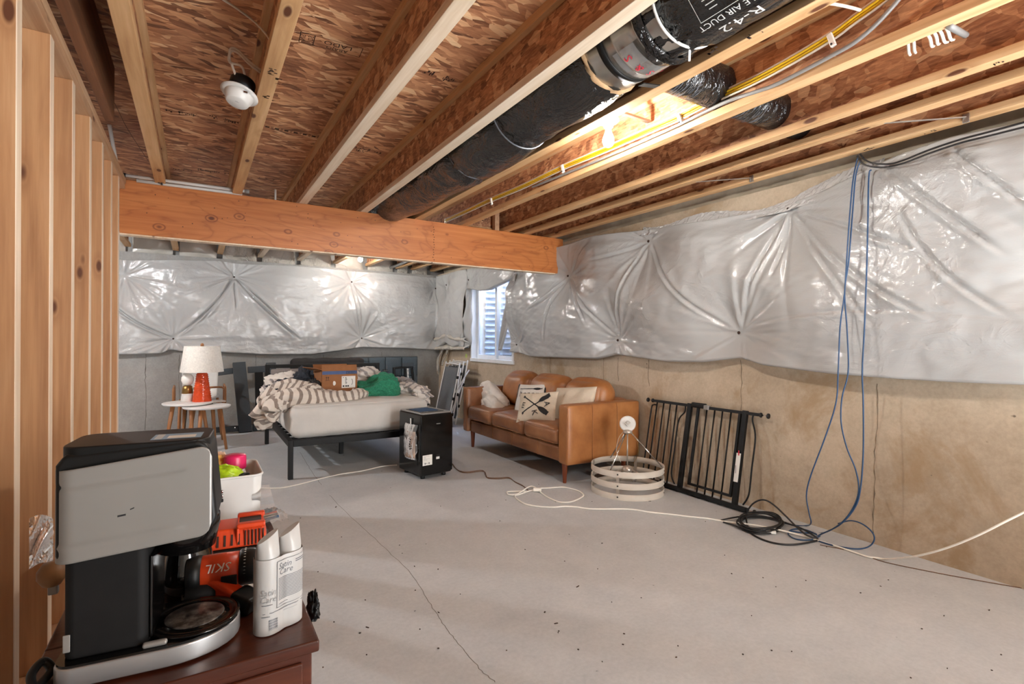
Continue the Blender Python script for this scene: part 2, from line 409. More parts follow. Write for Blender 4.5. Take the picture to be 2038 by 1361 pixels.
MT = dict(
 floor=m_concrete('floor_concrete', S(173, 177, 181), S(189, 192, 194), S(203, 204, 205), .6, .58, None, .7),
 wall_tan=m_concrete('wall_concrete_tan', S(166, 148, 126), S(188, 170, 147), S(204, 188, 167), .8, .8, S(160, 134, 102)),
 wall_grey=m_concrete('wall_concrete_grey', S(132, 131, 129), S(152, 151, 148), S(170, 168, 165), .8, .8, S(150, 142, 132)),
 osb_floor=m_osb('osb_subfloor', 0, 1.32, 7.0, 46.0, .24), osb_web=m_osb('osb_web', 1, 1.2, 13.0, 34.0, .48),
 flange=m_lumber('flange_lumber', S(172, 128, 84), S(202, 160, 112), S(222, 186, 142), 1, True),
 flange_pale=m_lumber('flange_lumber_pale', S(196, 170, 140), S(218, 198, 172), S(232, 218, 198), 1, True),
 stud=m_lumber('stud_lumber', S(150, 102, 66), S(178, 130, 88), S(198, 154, 112), 2, True), painted_lit_edge=m_lumber('painted_lit_edge_lumber', S(206, 178, 148), S(222, 200, 174), S(232, 214, 192), 2, False),  # second lumber: light on the narrow stud edges painted into the colour
 plate=m_lumber('plate_lumber', S(166, 124, 90), S(192, 154, 118), S(212, 180, 148), 1, True),
 dark_lvl=m_lumber('dark_lumber', S(84, 52, 32), S(112, 72, 46), S(138, 92, 60), 1, False),
 beam=m_beam('veneer_beam'),
 sheet=m_plastic_sheet('white_vinyl_sheet', S(178, 178, 177), .16, True, .22),
 foil=m_plastic_sheet('silver_foil', S(200, 200, 200), .18, False, 1.0),
 batt=plain('insulation_batt', S(178, 166, 146), .9, 0, .2, 6, .6, 30), batt_white=m_plastic_sheet('batt_facing', S(196, 190, 180), .3, False, .9),
 leather=m_leather('tan_leather', S(122, 74, 38), S(158, 102, 56), S(184, 128, 76)),
 leather_dk=m_leather('worn_leather', S(106, 66, 40), S(140, 92, 58), S(168, 118, 80)),
 legwood=m_lumber('leg_wood', S(86, 38, 18), S(116, 54, 26), S(140, 70, 36), 2, False, .35),
 oak=m_lumber('table_leg_wood', S(120, 74, 40), S(160, 106, 62), S(190, 134, 86), 2, False, .45),
 dresser=m_lumber('dark_stained_wood', S(44, 20, 12), S(70, 32, 20), S(96, 48, 30), 0, False, .28),
 black_metal=plain('black_metal', S(14, 13, 13), .5, 0, .15, Specular_IOR_Level=.25), black_gloss=plain('black_gloss', S(10, 9, 9), .12, 0, .2),
 black=plain('black_plastic', S(16, 16, 16), .45, 0, .2, Specular_IOR_Level=.35), black_matte=plain('black_matte', S(17, 16, 16), .7, 0, .2, 20, Specular_IOR_Level=.25),
 silver=plain('silver_paint', S(142, 139, 135), .38, .35, .05, 6), silver_band=plain('brushed_silver', S(176, 176, 176), .3, .7, .08, 6),
 chrome=plain('chrome', S(215, 213, 210), .14, 1, .05), nickel=plain('nickel', S(186, 178, 168), .3, .6, .08), galv=plain('galvanised_steel', S(188, 184, 176), .26, .9, .18, 9),
 white=plain('white_plastic', S(206, 204, 200), .35, 0, .04), white_paint=plain('white_paint', S(228, 227, 224), .4, 0, .04), greige=plain('greige_paint', S(196, 188, 176), .5, 0, .06),
 paper=plain('paper', S(226, 224, 218), .7, 0, .05), ink=plain('ink', S(24, 22, 24), .7, 0, .1), ink_grey=plain('grey_ink', S(96, 98, 104), .7, 0, .1), ink_brown=plain('stamp_ink', S(48, 28, 18), .8, 0, .2), ink_white=plain('white_ink', S(190, 190, 188), .6, 0, .1), ink_red=plain('red_ink', S(200, 40, 60), .6, 0, .1),
 orange=plain('orange_plastic', S(206, 66, 26), .38, 0, .08), orange_lamp=plain('orange_glaze', S(206, 72, 30), .16, 0, .12, 8), coral=plain('magenta_plastic', S(206, 32, 92), .35, 0, .08),
 shade=m_fabric('lamp_shade_linen', S(226, 222, 214), .9, .05, 60), bulb=m_emit('lit_bulb', BULB_COL, BULB_L), bulb_far=m_emit('lit_bulb_far', BULB_COL, BULB_L*.5), bulb_near=m_emit('lit_bulb_near', BULB_COL, BULB_L*.62), bulb_back=m_emit('lit_bulb_back', BULB_COL, BULB_L*2.2), rear_fill_bulb=m_emit('unseen_fill_bulb', (.95, .98, 1.0), BULB_L*2.1), porcelain=plain('porcelain', S(234, 232, 226), .25, 0, .03),
 yellow=plain('yellow_cable', S(222, 186, 32), .45, 0, .08), cable_white=plain('white_cable', S(214, 206, 192), .5, 0, .06), cable_grey=plain('grey_conduit', S(128, 126, 124), .5, 0, .1), cable_blue=plain('blue_cable', S(34, 68, 104), .45, 0, .15), cable_black=plain('black_cable', S(28, 27, 28), .5, 0, .2), cable_brown=plain('brown_wire', S(108, 76, 52), .6, 0, .2), cord=plain('cream_cord', S(240, 236, 226), .5, 0, .05),
 duct=m_duct('black_duct_film'), window=plain('white_vinyl', S(232, 234, 236), .35, 0, .03), glass=m_clear('window_glass', (.96, .98, .98), .03, .02), bag=m_clear('clear_bag', (.95, .95, .95), .10, .12, .12), smoke=m_clear('smoked_glass', (.08, .07, .07), .10, .04),
 well=plain('well_steel', S(172, 182, 196), .45, .25, .22, 7, .2, 40), slate=plain('slate_paint', S(50, 57, 62), .55, 0, .15, 8), slate_fab=m_fabric('slate_fabric', S(72, 84, 92), .8, .1, 40), grey_fab=m_fabric('grey_fabric', S(140, 134, 132), .9, .05, 80), black_fab=m_fabric('black_fabric', S(40, 38, 38), .8, .6, 10), navy=m_fabric('navy_fabric', S(36, 42, 52), .85, .6, 12), white_fab=m_fabric('white_fabric', S(222, 216, 208), .9, .3, 14, .05), beige_fab=m_fabric('beige_fabric', S(206, 192, 172), .95, .2, 20, .06), canwhite=plain('can_white', S(176, 174, 171), .3, 0, .03), faint=plain('faint_print', S(150, 149, 148), .5, 0, .05), sheetfab=m_fabric('mattress_sheet', S(206, 203, 198), .9, .22, 7, .04),
 duvet=m_stripes('striped_duvet', S(222, 212, 200), S(136, 120, 108), 15.0), stripe2=m_stripes('fine_striped_sheet', S(216, 208, 200), S(140, 132, 130), 12.0, .3),
 card=plain('cardboard', S(150, 100, 62), .85, 0, .08, 20), card_in=plain('cardboard_inside', S(150, 100, 60), .9, 0, .08), blue_tape=plain('blue_print', S(62, 84, 130), .6, 0, .1), teal=plain('teal_cloth', S(80, 150, 180), .8, 0, .15),
 green=m_fabric('green_knit', S(42, 124, 94), .95, .5, 60, .35), lime=plain('lime_wrap', S(168, 200, 30), .25, 0, .3, 30), greenwrap=plain('green_wrap', S(40, 170, 70), .25, 0, .3, 30), bluewrap=plain('blue_wrap', S(40, 110, 190), .25, 0, .3, 30), yellowwrap=plain('yellow_wrap', S(224, 178, 90), .35, 0, .15, 20), peach=plain('peach_wrap', S(228, 196, 170), .4, 0, .1, 20), postit=plain('green_note', S(196, 216, 120), .7, 0, .05), cotgrey=m_fabric('grey_cot_fabric', S(98, 102, 106), .85, .05, 60), lcd=plain('blue_sticker', S(120, 160, 190), .3, 0, .1), tan=plain('tan_wood_item', S(150, 112, 76), .5, 0, .25, 14), brass=plain('brass', S(150, 116, 66), .3, .8, .1), strawpaper=plain('manual_paper', S(188, 160, 140), .6, 0, .3, 14), fiberglass=plain('fiberglass', S(196, 160, 120), .95, 0, .2, 30, .6, 60), crack=plain('crack_dirt', S(92, 84, 78), .9, 0, .2), seam=plain('form_seam', S(120, 104, 86), .9, 0, .25, 30),
)
# ------------------------------------------------------------------ the shell
ZJ, ZS = 2.305, 2.585          # underside of joists, underside of subfloor
XW, YB, YBM = 3.43, 7.88, 4.52  # right wall, back wall, beam face
o = MB().box(-3.6, XW+.3, -4.2, YB+.3, -.2, 0).build('floor', MT['floor']); tag(o, kind='structure')
# hairline crack and cut joints in the slab
def ribbon(mb, P, w, z=.0006):
    P = np.array(P, float)[:, :2]
    for a, b in zip(P[:-1], P[1:]):
        d = b-a; L = np.linalg.norm(d); n = np.array([-d[1], d[0]])/L*w/2
        mb.add([(a[0]-n[0], a[1]-n[1], z), (b[0]-n[0], b[1]-n[1], z), (b[0]+n[0], b[1]+n[1], z), (a[0]+n[0], a[1]+n[1], z)], [(0, 1, 2, 3)])
crk = MB(); rng = np.random.default_rng(3)
for pts, w in (([(655, 985), (700, 1030), (760, 1085), (812, 1135), (850, 1190), (880, 1240), (912, 1280), (950, 1325), (985, 1358)], .0022), ([(597, 900), (612, 925), (625, 945), (640, 965)], .0025)):
    P = cr([onZ(*p) for p in pts], 8); P[1:-1, :2] += rng.normal(scale=.002, size=(len(P)-2, 2)); ribbon(crk, P, w)
crk.build('crack', MT['crack'], o)
deb = MB(); 
for i in range(110):
    u, v = rng.uniform(560, 2030), rng.uniform(870, 1355); p = onZ(u, v)
    if p[0] > 3.3 or p[1] < .3: continue
    a = rng.uniform(0, 6.28); L = rng.uniform(.0015, .004)*(2.5 if i % 12 == 0 else 1); w = rng.uniform(.0015, .003)
    deb.obox((p[0], p[1], .002), (math.cos(a), math.sin(a), .1), (-math.sin(a), math.cos(a), 0), (0, 0, 1), L, w, .0012)
tag(deb.build('debris', MT['ink_brown']), 'dark wood chips and crumbs scattered over the bare concrete floor', 'debris', kind='stuff')

tag(MB().box(-3.6, XW+.3, -4.2, YB+.3, ZS, ZS+.03).build('ceiling', MT['osb_floor']), kind='structure')
ceil = bpy.data.objects['ceiling']
WY0, WY1, WZ0, WZ1 = 5.52, 6.70, .895, 2.06
wr = MB().box(XW, XW+.22, -4.2, WY0, 0, 2.27).box(XW, XW+.22, WY1, YB+.25, 0, 2.27).box(XW, XW+.22, WY0, WY1, 0, WZ0).box(XW, XW+.22, WY0, WY1, WZ1, 2.27)
wr.box(XW+.16, XW+.22, -4.2, YB+.25, 2.2, ZS)
wro = tag(wr.build('wall_right', MT['wall_tan']), kind='structure')
wbo = tag(MB().box(-3.6, XW, YB, YB+.22, 0, 2.25).box(-3.6, XW+.22, YB+.16, YB+.25, 2.20, ZS).build('wall_back', MT['wall_grey']), kind='structure')
tag(MB().box(-3.6, XW, -4.2, -4.0, 0, ZS).build('wall_front', MT['wall_grey']), kind='structure')
tag(MB().box(-3.6, -3.4, -4.0, YB, 0, ZS).build('wall_far_left', MT['wall_grey']), kind='structure')
# board-form seams in the poured walls
def seam(parent, mat, pts, axis, nrm):
    mb = MB(); rg = np.random.default_rng(len(pts)*7)
    P = cr(pts, 6); P += rg.normal(scale=.003, size=P.shape)
    P[:, axis] = nrm; mb.tube(P, [max(.0012, .0022+rg.normal(scale=.001)) for _ in P], 5); mb.build('form_seam', mat, parent)
for px in ([(1747, 765), (1746, 830), (1742, 900), (1740, 980), (1737, 1060)], [(1475, 715), (1476, 790), (1474, 850)], [(1291, 715), (1292, 770)], [(1230, 710), (1231, 760)], [(1201, 712), (1203, 770)], [(1095, 712), (1096, 745)]):
    seam(wro, MT['seam'], [onX(u, v, XW) for u, v in px], 0, XW)
for px in ([(291, 705), (289, 750), (291, 790), (289, 856)], [(357, 705), (356, 750), (357, 800)], [(510, 705), (509, 735)], [(644, 705), (644, 716)], [(760, 700), (760, 712)]):
    seam(wbo, MT['crack'], [onY(u, v, YB) for u, v in px], 1, YB)

# ------------------------------------------------------------------ stud partition on the left
wl = struct('wall_left', (0, 0, 0)); XS = -.43
sy = [.85, 1.23, 1.60, 1.975, 2.365, 2.735, 3.135, 3.51, 3.845, 4.17]
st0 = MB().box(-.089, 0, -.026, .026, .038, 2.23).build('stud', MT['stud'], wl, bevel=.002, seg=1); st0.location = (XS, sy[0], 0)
st0.data.materials.append(MT['painted_lit_edge'])
for p_ in st0.data.polygons: p_.material_index = 1 if abs(p_.normal.x) > .9 else 0  # narrow faces take the paler tone with the light painted in
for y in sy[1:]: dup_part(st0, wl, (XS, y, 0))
MB().box(XS-.089, XS, -1.0, 4.50, 2.23, 2.267).build('plate', MT['plate'], wl, bevel=.002, seg=1)
MB().box(XS-.089, XS+.004, -1.0, 4.50, 2.268, ZJ).build('plate', MT['plate'], wl, bevel=.002, seg=1)
MB().box(XS-.089, XS, -1.0, 4.50, 0, .038).build('plate', MT['plate'], wl, bevel=.002, seg=1)
tag(MB().box(-.57, -.455, 4.30, 4.46, 0, 1.925).build('support_post', MT['white_paint'], bevel=.004), 'white painted post under the left end of the big wooden beam', 'post')
tag(MB().box(-.405, -.366, -3, 3.35, ZJ, ZS).build('rim_board', MT['dark_lvl'], bevel=.002, seg=1), 'dark solid wood board on edge above the stud wall top plates', 'board')

# ------------------------------------------------------------------ beam and floor joists
bm = thing('ceiling_beam', 'big orange veneered wood beam spanning the room under the joists', 'beam', (1.45, YBM, 1.925))
MB().box(-.56, XW, YBM, YBM+.088, 1.925, ZJ).build('beam_body', MT['beam'], bm, True, bevel=.003)
nl = MB()
for u in (863,):
    for v in range(452, 518, 5):
        p = onY(u+random.Random(v).uniform(-1.5, 1.5), v, YBM-.001); nl.lathe([(.004, 0), (.004, .003), (0, .0035)], 6, p, [[1, 0, 0], [0, 0, -1], [0, 1, 0]])
nl.build('nail_row', MT['ink_brown'], bm, True)
MB().box(-.56, XW-.1, YBM+.005, YBM+.083, 1.915, 1.925).build('bottom_plate', MT['flange_pale'], bm, True)

jl = [(-.72, 'flange', 'wooden I-joist seen only in the rear bay beside the stud wall'),
      (-.226, 'flange', 'tan wooden I-joist nearest the stud wall, left of the hanging recessed light'),
      (.265, 'flange', 'tan wooden I-joist that the recessed light hangs against'),
      (.747, 'flange_pale', 'pale whitish I-joist between the recessed light and the black duct, farther from the duct'),
      (1.25, 'flange_pale', 'pale whitish I-joist running along the near side of the black flexible duct'),
      (1.748, 'flange', 'wooden I-joist between the black flexible duct and the lit bulb'),
      (2.225, 'flange', 'wooden I-joist with yellow cables stapled along its side'),
      (2.70, 'flange', 'wooden I-joist just beyond the round black branch duct, next after the cable joist'),
      (2.95, 'flange', 'narrow-looking wooden I-joist between the metal strap brace and the joist beyond the branch duct'),
      (3.285, 'flange', 'wooden I-joist closest to the right wall, above the blue cables')]
j0 = None
for x, mk, lab in jl:
    r = thing('floor_joist', lab, 'joist', (x, 2.4, ZJ), 0, 'floor joists overhead')
    if j0 is None:
        j0 = MB().box(-.0325, .0325, -5.4, 5.46, 0, .040); me = None
        a = j0.build('bottom_flange', MT[mk], r, bevel=.003, seg=1)
        b = MB().box(-.0325, .0325, -5.4, 5.46, .240, .28).build('top_flange', MT['flange'], r)
        c = MB().box(-.0055, .0055, -5.4, 5.46, .040, .240).build('web', MT['osb_web'], r)
        proto = (a, b, c)
    else:
        for p in proto:
            q = p.copy(); C.objects.link(q); q.parent = r
            if p is proto[0] and mk != 'flange':
                q.data = p.data.copy(); q.data.materials[0] = MT[mk]
# blocking and squash block over the beam between two joists
bl = thing('squash_block', 'short upright pale wood block standing on the beam between two joists', 'block', (2.60, 4.56, ZJ))
MB().box(2.58, 2.63, 4.54, 4.60, ZJ, ZS).build('block', MT['plate'], bl, True, bevel=.002)
bk = thing('blocking_panel', 'brown strand-board blocking over the beam behind the upright block', 'panel', (2.46, 4.66, ZJ))
MB().box(2.26, 2.66, 4.64, 4.66, ZJ+.04, ZS).build('panel', MT['osb_web'], bk, True)
MB().box(2.26, 2.66, 4.62, 4.68, ZJ, ZJ+.04).build('ledger', MT['flange'], bk, True)
mbt = MB(); add_text(mbt, 'OLI', .07, plane_fn((2.47, 4.637, 2.43), (1, 0, 0), (0, 0, 1), .001)); mbt.build('stamp', MT['ink_brown'], bk, True)

# printed stamps on the strand board overhead (thin ink)
def stamp_fn(x, y, ang=0.0): # text read from below, upside down as in the room
    ca, sa = math.cos(ang), math.sin(ang)
    return lambda a, b: np.array([x-(a*ca-b*sa), y+(a*sa+b*ca), ZS-.0012])
ink = MB()
p0 = onZ(655, 88, ZS)
f = stamp_fn(p0[0], p0[1], .06); fi = lambda a, b: f(a, -b) if False else f(a, b)
def ink_rect(mb, fn, x0, x1, y0, y1, w=.003):
    add_quad(mb, x0, x1, y0, y0+w, fn); add_quad(mb, x0, x1, y1-w, y1, fn); add_quad(mb, x0, x0+w, y0, y1, fn); add_quad(mb, x1-w, x1, y0, y1, fn)
ink_rect(ink, f, -.15, .13, -.045, .045); add_quad(ink, .065, .069, -.045, .045, f)
add_text(ink, 'LADO', .048, lambda a, b: f(a-.04, b-.012)); add_text(ink, 'ABAJO', .034, lambda a, b: f(a-.04, b+.026))
add_text(ink, 'SIN\nSOL', .034, lambda a, b: f(.098+b, a))
def blocks(mb, u, v, L, h, seed, ang=.0, zz=None, along=False):
    rg = np.random.default_rng(seed); q = onZ(u, v, ZS if zz is None else zz); fn = stamp_fn(q[0], q[1], ang); x = -L/2
    if zz is not None: fn = lambda a, b: np.array([q[0]+b, q[1]+a, zz-.0012])
    while x < L/2:
        w = rg.uniform(.003, .012)
        for k in range(rg.integers(1, 4)):
            y = rg.uniform(-h/2, h/2-.006); add_quad(mb, x, x+w, y, y+rg.uniform(.004, h*.45), fn)
        x += w+rg.uniform(.001, .006)+(.03 if rg.random() < .12 else 0)
for a in ((345, 222, .07, .05, 1), (375, 226, .11, .04, 2), (422, 232, .06, .05, 3), (460, 240, .09, .05, 4), (365, 338, .14, .04, 5), (430, 342, .25, .05, 6), (845, 142, .10, .05, 7), (893, 157, .06, .06, 8), (733, 298, .2, .045, 9), (620, 365, .3, .05, 10), (720, 300, .08, .04, 12)): blocks(ink, *a)
q = onZ(580, 262, ZS); f2 = stamp_fn(q[0], q[1])
for k in range(6): ink_rect(ink, f2, -.17+k*.058, -.116+k*.058, -.03, .03, .0025); add_quad(ink, -.155+k*.058, -.13+k*.058, -.012, .012, f2)
q = onZ(545, 358, ZS); f2 = stamp_fn(q[0], q[1])
for k in range(5): ink_rect(ink, f2, -.17+k*.058, -.116+k*.058, -.03, .03, .0025)
ink.build('stamp', MT['ink_brown'], ceil)
for k_, (nm_, pts_) in enumerate((('floor_joist.002', ((541, 142), (549, 160), (529, 194))), ('floor_joist.005', ((1500, 68), (1418, 100))), ('floor_joist.007', ((1980, 128),)), ('floor_joist.009', ((1728, 295), (1850, 262))))):
    jo = bpy.data.objects[nm_]; mbj = MB()
    for e_, (u, v) in enumerate(pts_): blocks(mbj, u, v, .055, .030, 60+k_*5+e_, 0, ZJ)
    mbj.build('stamp', MT['ink_brown'], jo, True)

# ------------------------------------------------------------------ quilted vinyl insulation blankets
def fold_field(A, B, pins, links, seed, amp=1.0):
    rg = np.random.default_rng(seed); H = np.zeros_like(A); dm = np.full(A.shape, 9.0)
    for (pa, pb, st) in pins:
        dm = np.minimum(dm, np.hypot(A-pa, B-pb)/max(st, .4))
        n = int(26+22*st)
        for k in range(n):
            th = rg.uniform(0, 2*PI); L = rg.uniform(.12, .80)*(.45+.6*st); h = rg.uniform(.005, .016)*st*amp*(1 if rg.random() < .6 else -1)
            w0, w1 = .008, rg.uniform(.02, .055); ct, sn = math.cos(th), math.sin(th)
            t = (A-pa)*ct+(B-pb)*sn; p = -(A-pa)*sn+(B-pb)*ct; p = p+.10*rg.normal()*np.maximum(t, 0)**2
            w = w0+w1*np.maximum(t, 0); H += h*np.exp(-(p/w)**2)*sm(.01, .10, t)*np.clip(1-t/L, 0, 1)**1.2
    for (a0, b0, a1, b1, h) in links:
        L = math.hypot(a1-a0, b1-b0); ct, sn = (a1-a0)/L, (b1-b0)/L; bend = rg.uniform(-.09, .09)
        t = ((A-a0)*ct+(B-b0)*sn)/L; p = -(A-a0)*sn+(B-b0)*ct; p = p-bend*np.sin(np.clip(t, 0, 1)*PI)*L
        H += amp*h*(.8*np.exp(-((p-.020)/.018)**2)-1.3*np.exp(-(p/.011)**2)+.5*np.exp(-((p+.03)/.03)**2))*sm(0, .08, t)*sm(1.0, .75, t)
    puff = 1-np.exp(-(dm/.30)**2)
    return H, puff
def blanket_patch(mb, mapf, a0, a1, na, nb, top, bot, pins, links, seed, base=.055, puffh=.075, hem=.07, flip=False, amp=1.0, wob=1.0):
    a = np.linspace(a0, a1, na); s = np.linspace(0, 1, nb)
    tp = np.interp(a, [p[0] for p in top], [p[1] for p in top]); bt = np.interp(a, [p[0] for p in bot], [p[1] for p in bot])
    kern = np.hanning(9); kern /= kern.sum()
    pad = lambda q: np.convolve(np.pad(q, 4, mode='edge'), kern, 'valid')
    tp, bt = pad(tp), pad(bt)
    A = np.repeat(a[:, None], nb, 1); B = bt[:, None]+(tp-bt)[:, None]*s[None, :]
    H, puff = fold_field(A, B, pins, links, seed, amp)
    ed = sm(0, .22, s)[None, :]*sm(1.0, .85, s)[None, :]
    D = .02+base*(.25+.75*puff)+puffh*puff*(.35+.65*ed)+H*(.5+.5*puff)
    P = np.stack([A, B], -1); D += wob*(.010*fbm(P, seed+1, .9, 2)+.004*fbm(P*np.array([1, 1.8]), seed+2, 3.2, 3)*puff)
    D = np.maximum(D, .012)
    D += (hem-.02)*np.exp(-(s/.10)**2)[None, :]*.5
    G = np.stack([A, D, B], -1)
    lip = G[:, :1].copy(); lip[..., 1] = .004; lip[..., 2] -= .004
    mid = G[:, :1].copy(); mid[..., 1] *= .6; mid[..., 2] -= .012
    G = np.concatenate([lip, mid, G, ], 1)
    tl = G[:, -1:].copy(); tl[..., 1] = .004; tl[..., 2] += .006; G = np.concatenate([G, tl], 1)
    V = mapf(G); mb.grid(V, flip=flip)
    return mb
mapR = lambda G: np.stack([XW-G[..., 1], G[..., 0], G[..., 2]], -1)
mapB = lambda G: np.stack([G[..., 0], YB-G[..., 1], G[..., 2]], -1)
def pinR(u, v): p = onX(u, v, 3.37); return p[1], p[2]
def pinB(u, v): p = onY(u, v, 7.82); return p[0], p[2]
def pin_parts(par, pts, nrm):
    first = None
    for p in pts:
        if first is None:
            M3 = [[0, 0, -1], [0, 1, 0], [1, 0, 0]] if nrm == 0 else [[1, 0, 0], [0, 0, -1], [0, 1, 0]]
            first = MB().lathe([(0, -.006), (.012, -.004), (.012, 0), (.004, .004), (.003, .012), (0, .013)], 8, (0, 0, 0), M3).build('fastener', MT['ink_brown'], par); first.location = p
        else: dup_part(first, par, p)
# right wall, from the window forward past the camera
rb = thing('insulation_blanket', 'long white quilted vinyl insulation blanket on the right wall, from window to foreground', 'insulation', (0, 0, 0))
pR = [(1290, 480, 1.0), (1568, 416, 1.35), (1470, 662, 1.0), (1229, 677, .9), (1028, 686, .9), (1130, 549, .9), (1024, 543, .5)]
pinsR = [pinR(u, v)+(s_,) for u, v, s_ in pR]+[(-.15, 1.3, 1.0), (.35, 2.1, .9), (.62, 1.55, .6)]
lk = lambda a, b, h, f=pinR: f(*a)+f(*b)+(h,)
linksR = [lk((1290, 480), (1470, 662), .016), lk((1470, 662), (1568, 416), .012), lk((1290, 480), (1229, 677), .018), lk((1130, 549), (1229, 677), .014), lk((1568, 416), (1900, 650), .014), lk((1290, 480), (1180, 520), .010), lk((1568, 416), (1840, 500), .016), lk((1568, 416), (1760, 660), .012), lk((1760, 330), (2030, 520), .016), lk((1800, 420), (2040, 640), .013), lk((1900, 300), (2060, 420), .014), lk((1130, 549), (1090, 690), .014), lk((1130, 549), (1060, 620), .012), lk((1130, 549), (1180, 650), .012), lk((1568, 416), (1540, 560), .012), lk((1476, 650), (2120, 648), .005)]
topR = [pinR(u, v) for u, v in ((1028, 540), (1105, 495), (1180, 471), (1290, 456), (1400, 441), (1500, 422), (1570, 404), (1640, 378), (1700, 352), (1790, 312), (1900, 275), (2038, 246))]
botR = [pinR(u, v) for u, v in ((1030, 700), (1060, 708), (1120, 710), (1192, 712), (1225, 703), (1331, 717), (1400, 718), (1470, 709), (1517, 723), (1655, 740), (1794, 750), (1900, 756), (2038, 761))]
topR = sorted(topR+[(-1.2, 2.28)]); botR = sorted(botR+[(-1.2, .98), (.0, 1.07)])
mb = blanket_patch(MB(), mapR, -1.2, 5.50, 520, 130, topR, botR, pinsR, linksR, 11, flip=True, amp=1.25)
# header over the window and the narrow strip to its left
topH = [(5.40, 2.19), (5.8, 2.21), (6.8, 2.23), (7.80, 2.23)]
botH = [pinR(u, v) for u, v in ((1024, 548), (1000, 562), (972, 576), (955, 577), (935, 574))]
pinsH = [pinR(932, 557)+(.8,), pinR(1024, 543)+(.7,), pinR(888, 567)+(.5,)]
blanket_patch(mb, mapR, 5.48, 6.80, 90, 40, topH, sorted([(5.3, botH[0][1])]+list(botH)+[(7.0, botH[-1][1])]), pinsH, [], 12, base=.045, puffh=.03, hem=.04, flip=True, amp=.5)
botL = sorted([pinR(u, v) for u, v in ((940, 690), (930, 694), (915, 686), (905, 690), (890, 680), (876, 690))]+[(6.6, 1.0), (7.9, 1.05)])
blanket_patch(mb, mapR, 6.78, 7.82, 90, 90, topH, botL, pinsH+[(7.6, 2.0, .6)], [], 13, base=.05, puffh=.04, hem=.05, flip=True, amp=.6)
mb.build('cover', MT['sheet'], rb)
pin_parts(rb, [onX(u, v, XW-.045) for u, v, _ in pR[:6]]+[onX(932, 557, XW-.045), onX(888, 567, XW-.045)], 0)
# loose edge hanging across the right side of the window, and the frayed left edge
n = 26; t = np.linspace(0, 1, n); G = np.zeros((n, 9, 3))
L0 = np.array([onX(u, v, XW-.06) for u, v in ((1024, 545), (1014, 585), (1006, 620), (1000, 655), (995, 680), (992, 697))])
L1 = np.array([onX(u, v, XW-.09) for u, v in ((1026, 545), (1023, 585), (1019, 620), (1012, 655), (1004, 680), (998, 696))])
for i in range(n):
    a = np.array([np.interp(t[i], np.linspace(0, 1, 6), L0[:, k]) for k in range(3)]); b = np.array([np.interp(t[i], np.linspace(0, 1, 6), L1[:, k]) for k in range(3)])
    for j in range(9):
        w = j/8; G[i, j] = a*(1-w)+b*w; G[i, j, 0] -= .025*math.sin(w*PI*2.2+t[i]*3)*min(1, t[i]*4)
MB().grid(G, flip=True).build('loose_flap', MT['sheet'], rb, solid=.006)
G = np.zeros((24, 7, 3)); t = np.linspace(0, 1, 24)
l0 = [(929, 574), (927, 600), (923, 630), (918, 655), (914, 680), (914, 695)]; l1 = [(938, 574), (939, 600), (939, 630), (939, 655), (938, 680), (934, 692)]
for i in range(24):
    ua, va = [np.interp(t[i], np.linspace(0, 1, 6), [q[k] for q in l0]) for k in (0, 1)]; ub, vb = [np.interp(t[i], np.linspace(0, 1, 6), [q[k] for q in l1]) for k in (0, 1)]
    a, b = onX(ua, va, XW-.10), onX(ub, vb, XW-.03)
    for j in range(7): w = j/6; G[i, j] = a*(1-w)+b*w; G[i, j, 0] -= .02*math.sin(j*1.7+t[i]*17)*.6
MB().grid(G, flip=True).build('frayed_edge', MT['sheet'], rb, solid=.008)
# back wall
bb = thing('insulation_blanket', 'white quilted vinyl insulation blanket on the back wall above the bed and lamp', 'insulation', (0, 0, 0))
pB = [(466, 551, 1.5), (345, 674, 1.3), (700, 561, .9), (720, 673, 1.0), (867, 574, .6), (864, 673, .5)]
pinsB = [pinB(u, v)+(s_,) for u, v, s_ in pB]+[(-.75, 1.95, 1.2)]
linksB = [lk((466, 551), (345, 674), .030, pinB), lk((345, 674), (180, 560), .035, pinB), lk((466, 551), (600, 680), .030, pinB), lk((466, 551), (470, 620), .024, pinB), lk((466, 551), (455, 518), .02, pinB), lk((700, 561), (720, 673), .02, pinB), lk((466, 551), (560, 640), .026, pinB), lk((345, 674), (320, 705), .02, pinB), lk((466, 551), (400, 640), .02, pinB), lk((864, 673), (867, 574), .012, pinB)]
topB = sorted([pinB(u, v) for u, v in ((242, 517), (440, 519), (470, 524), (600, 531), (720, 541), (800, 548), (868, 553))]+[(-1.6, 2.2)])
botB = sorted([pinB(u, v) for u, v in ((242, 704), (320, 702), (340, 694), (360, 698), (430, 699), (520, 704), (620, 704), (680, 696), (720, 690), (800, 692), (866, 695))]+[(-1.6, 1.03)])
mb = blanket_patch(MB(), mapB, -1.5, 3.40, 380, 130, topB, botB, pinsB, linksB, 21, puffh=.085, amp=1.7)
mb.build('cover', MT['sheet'], bb)
pin_parts(bb, [onY(u, v, YB-.045) for u, v, _ in pB], 1)
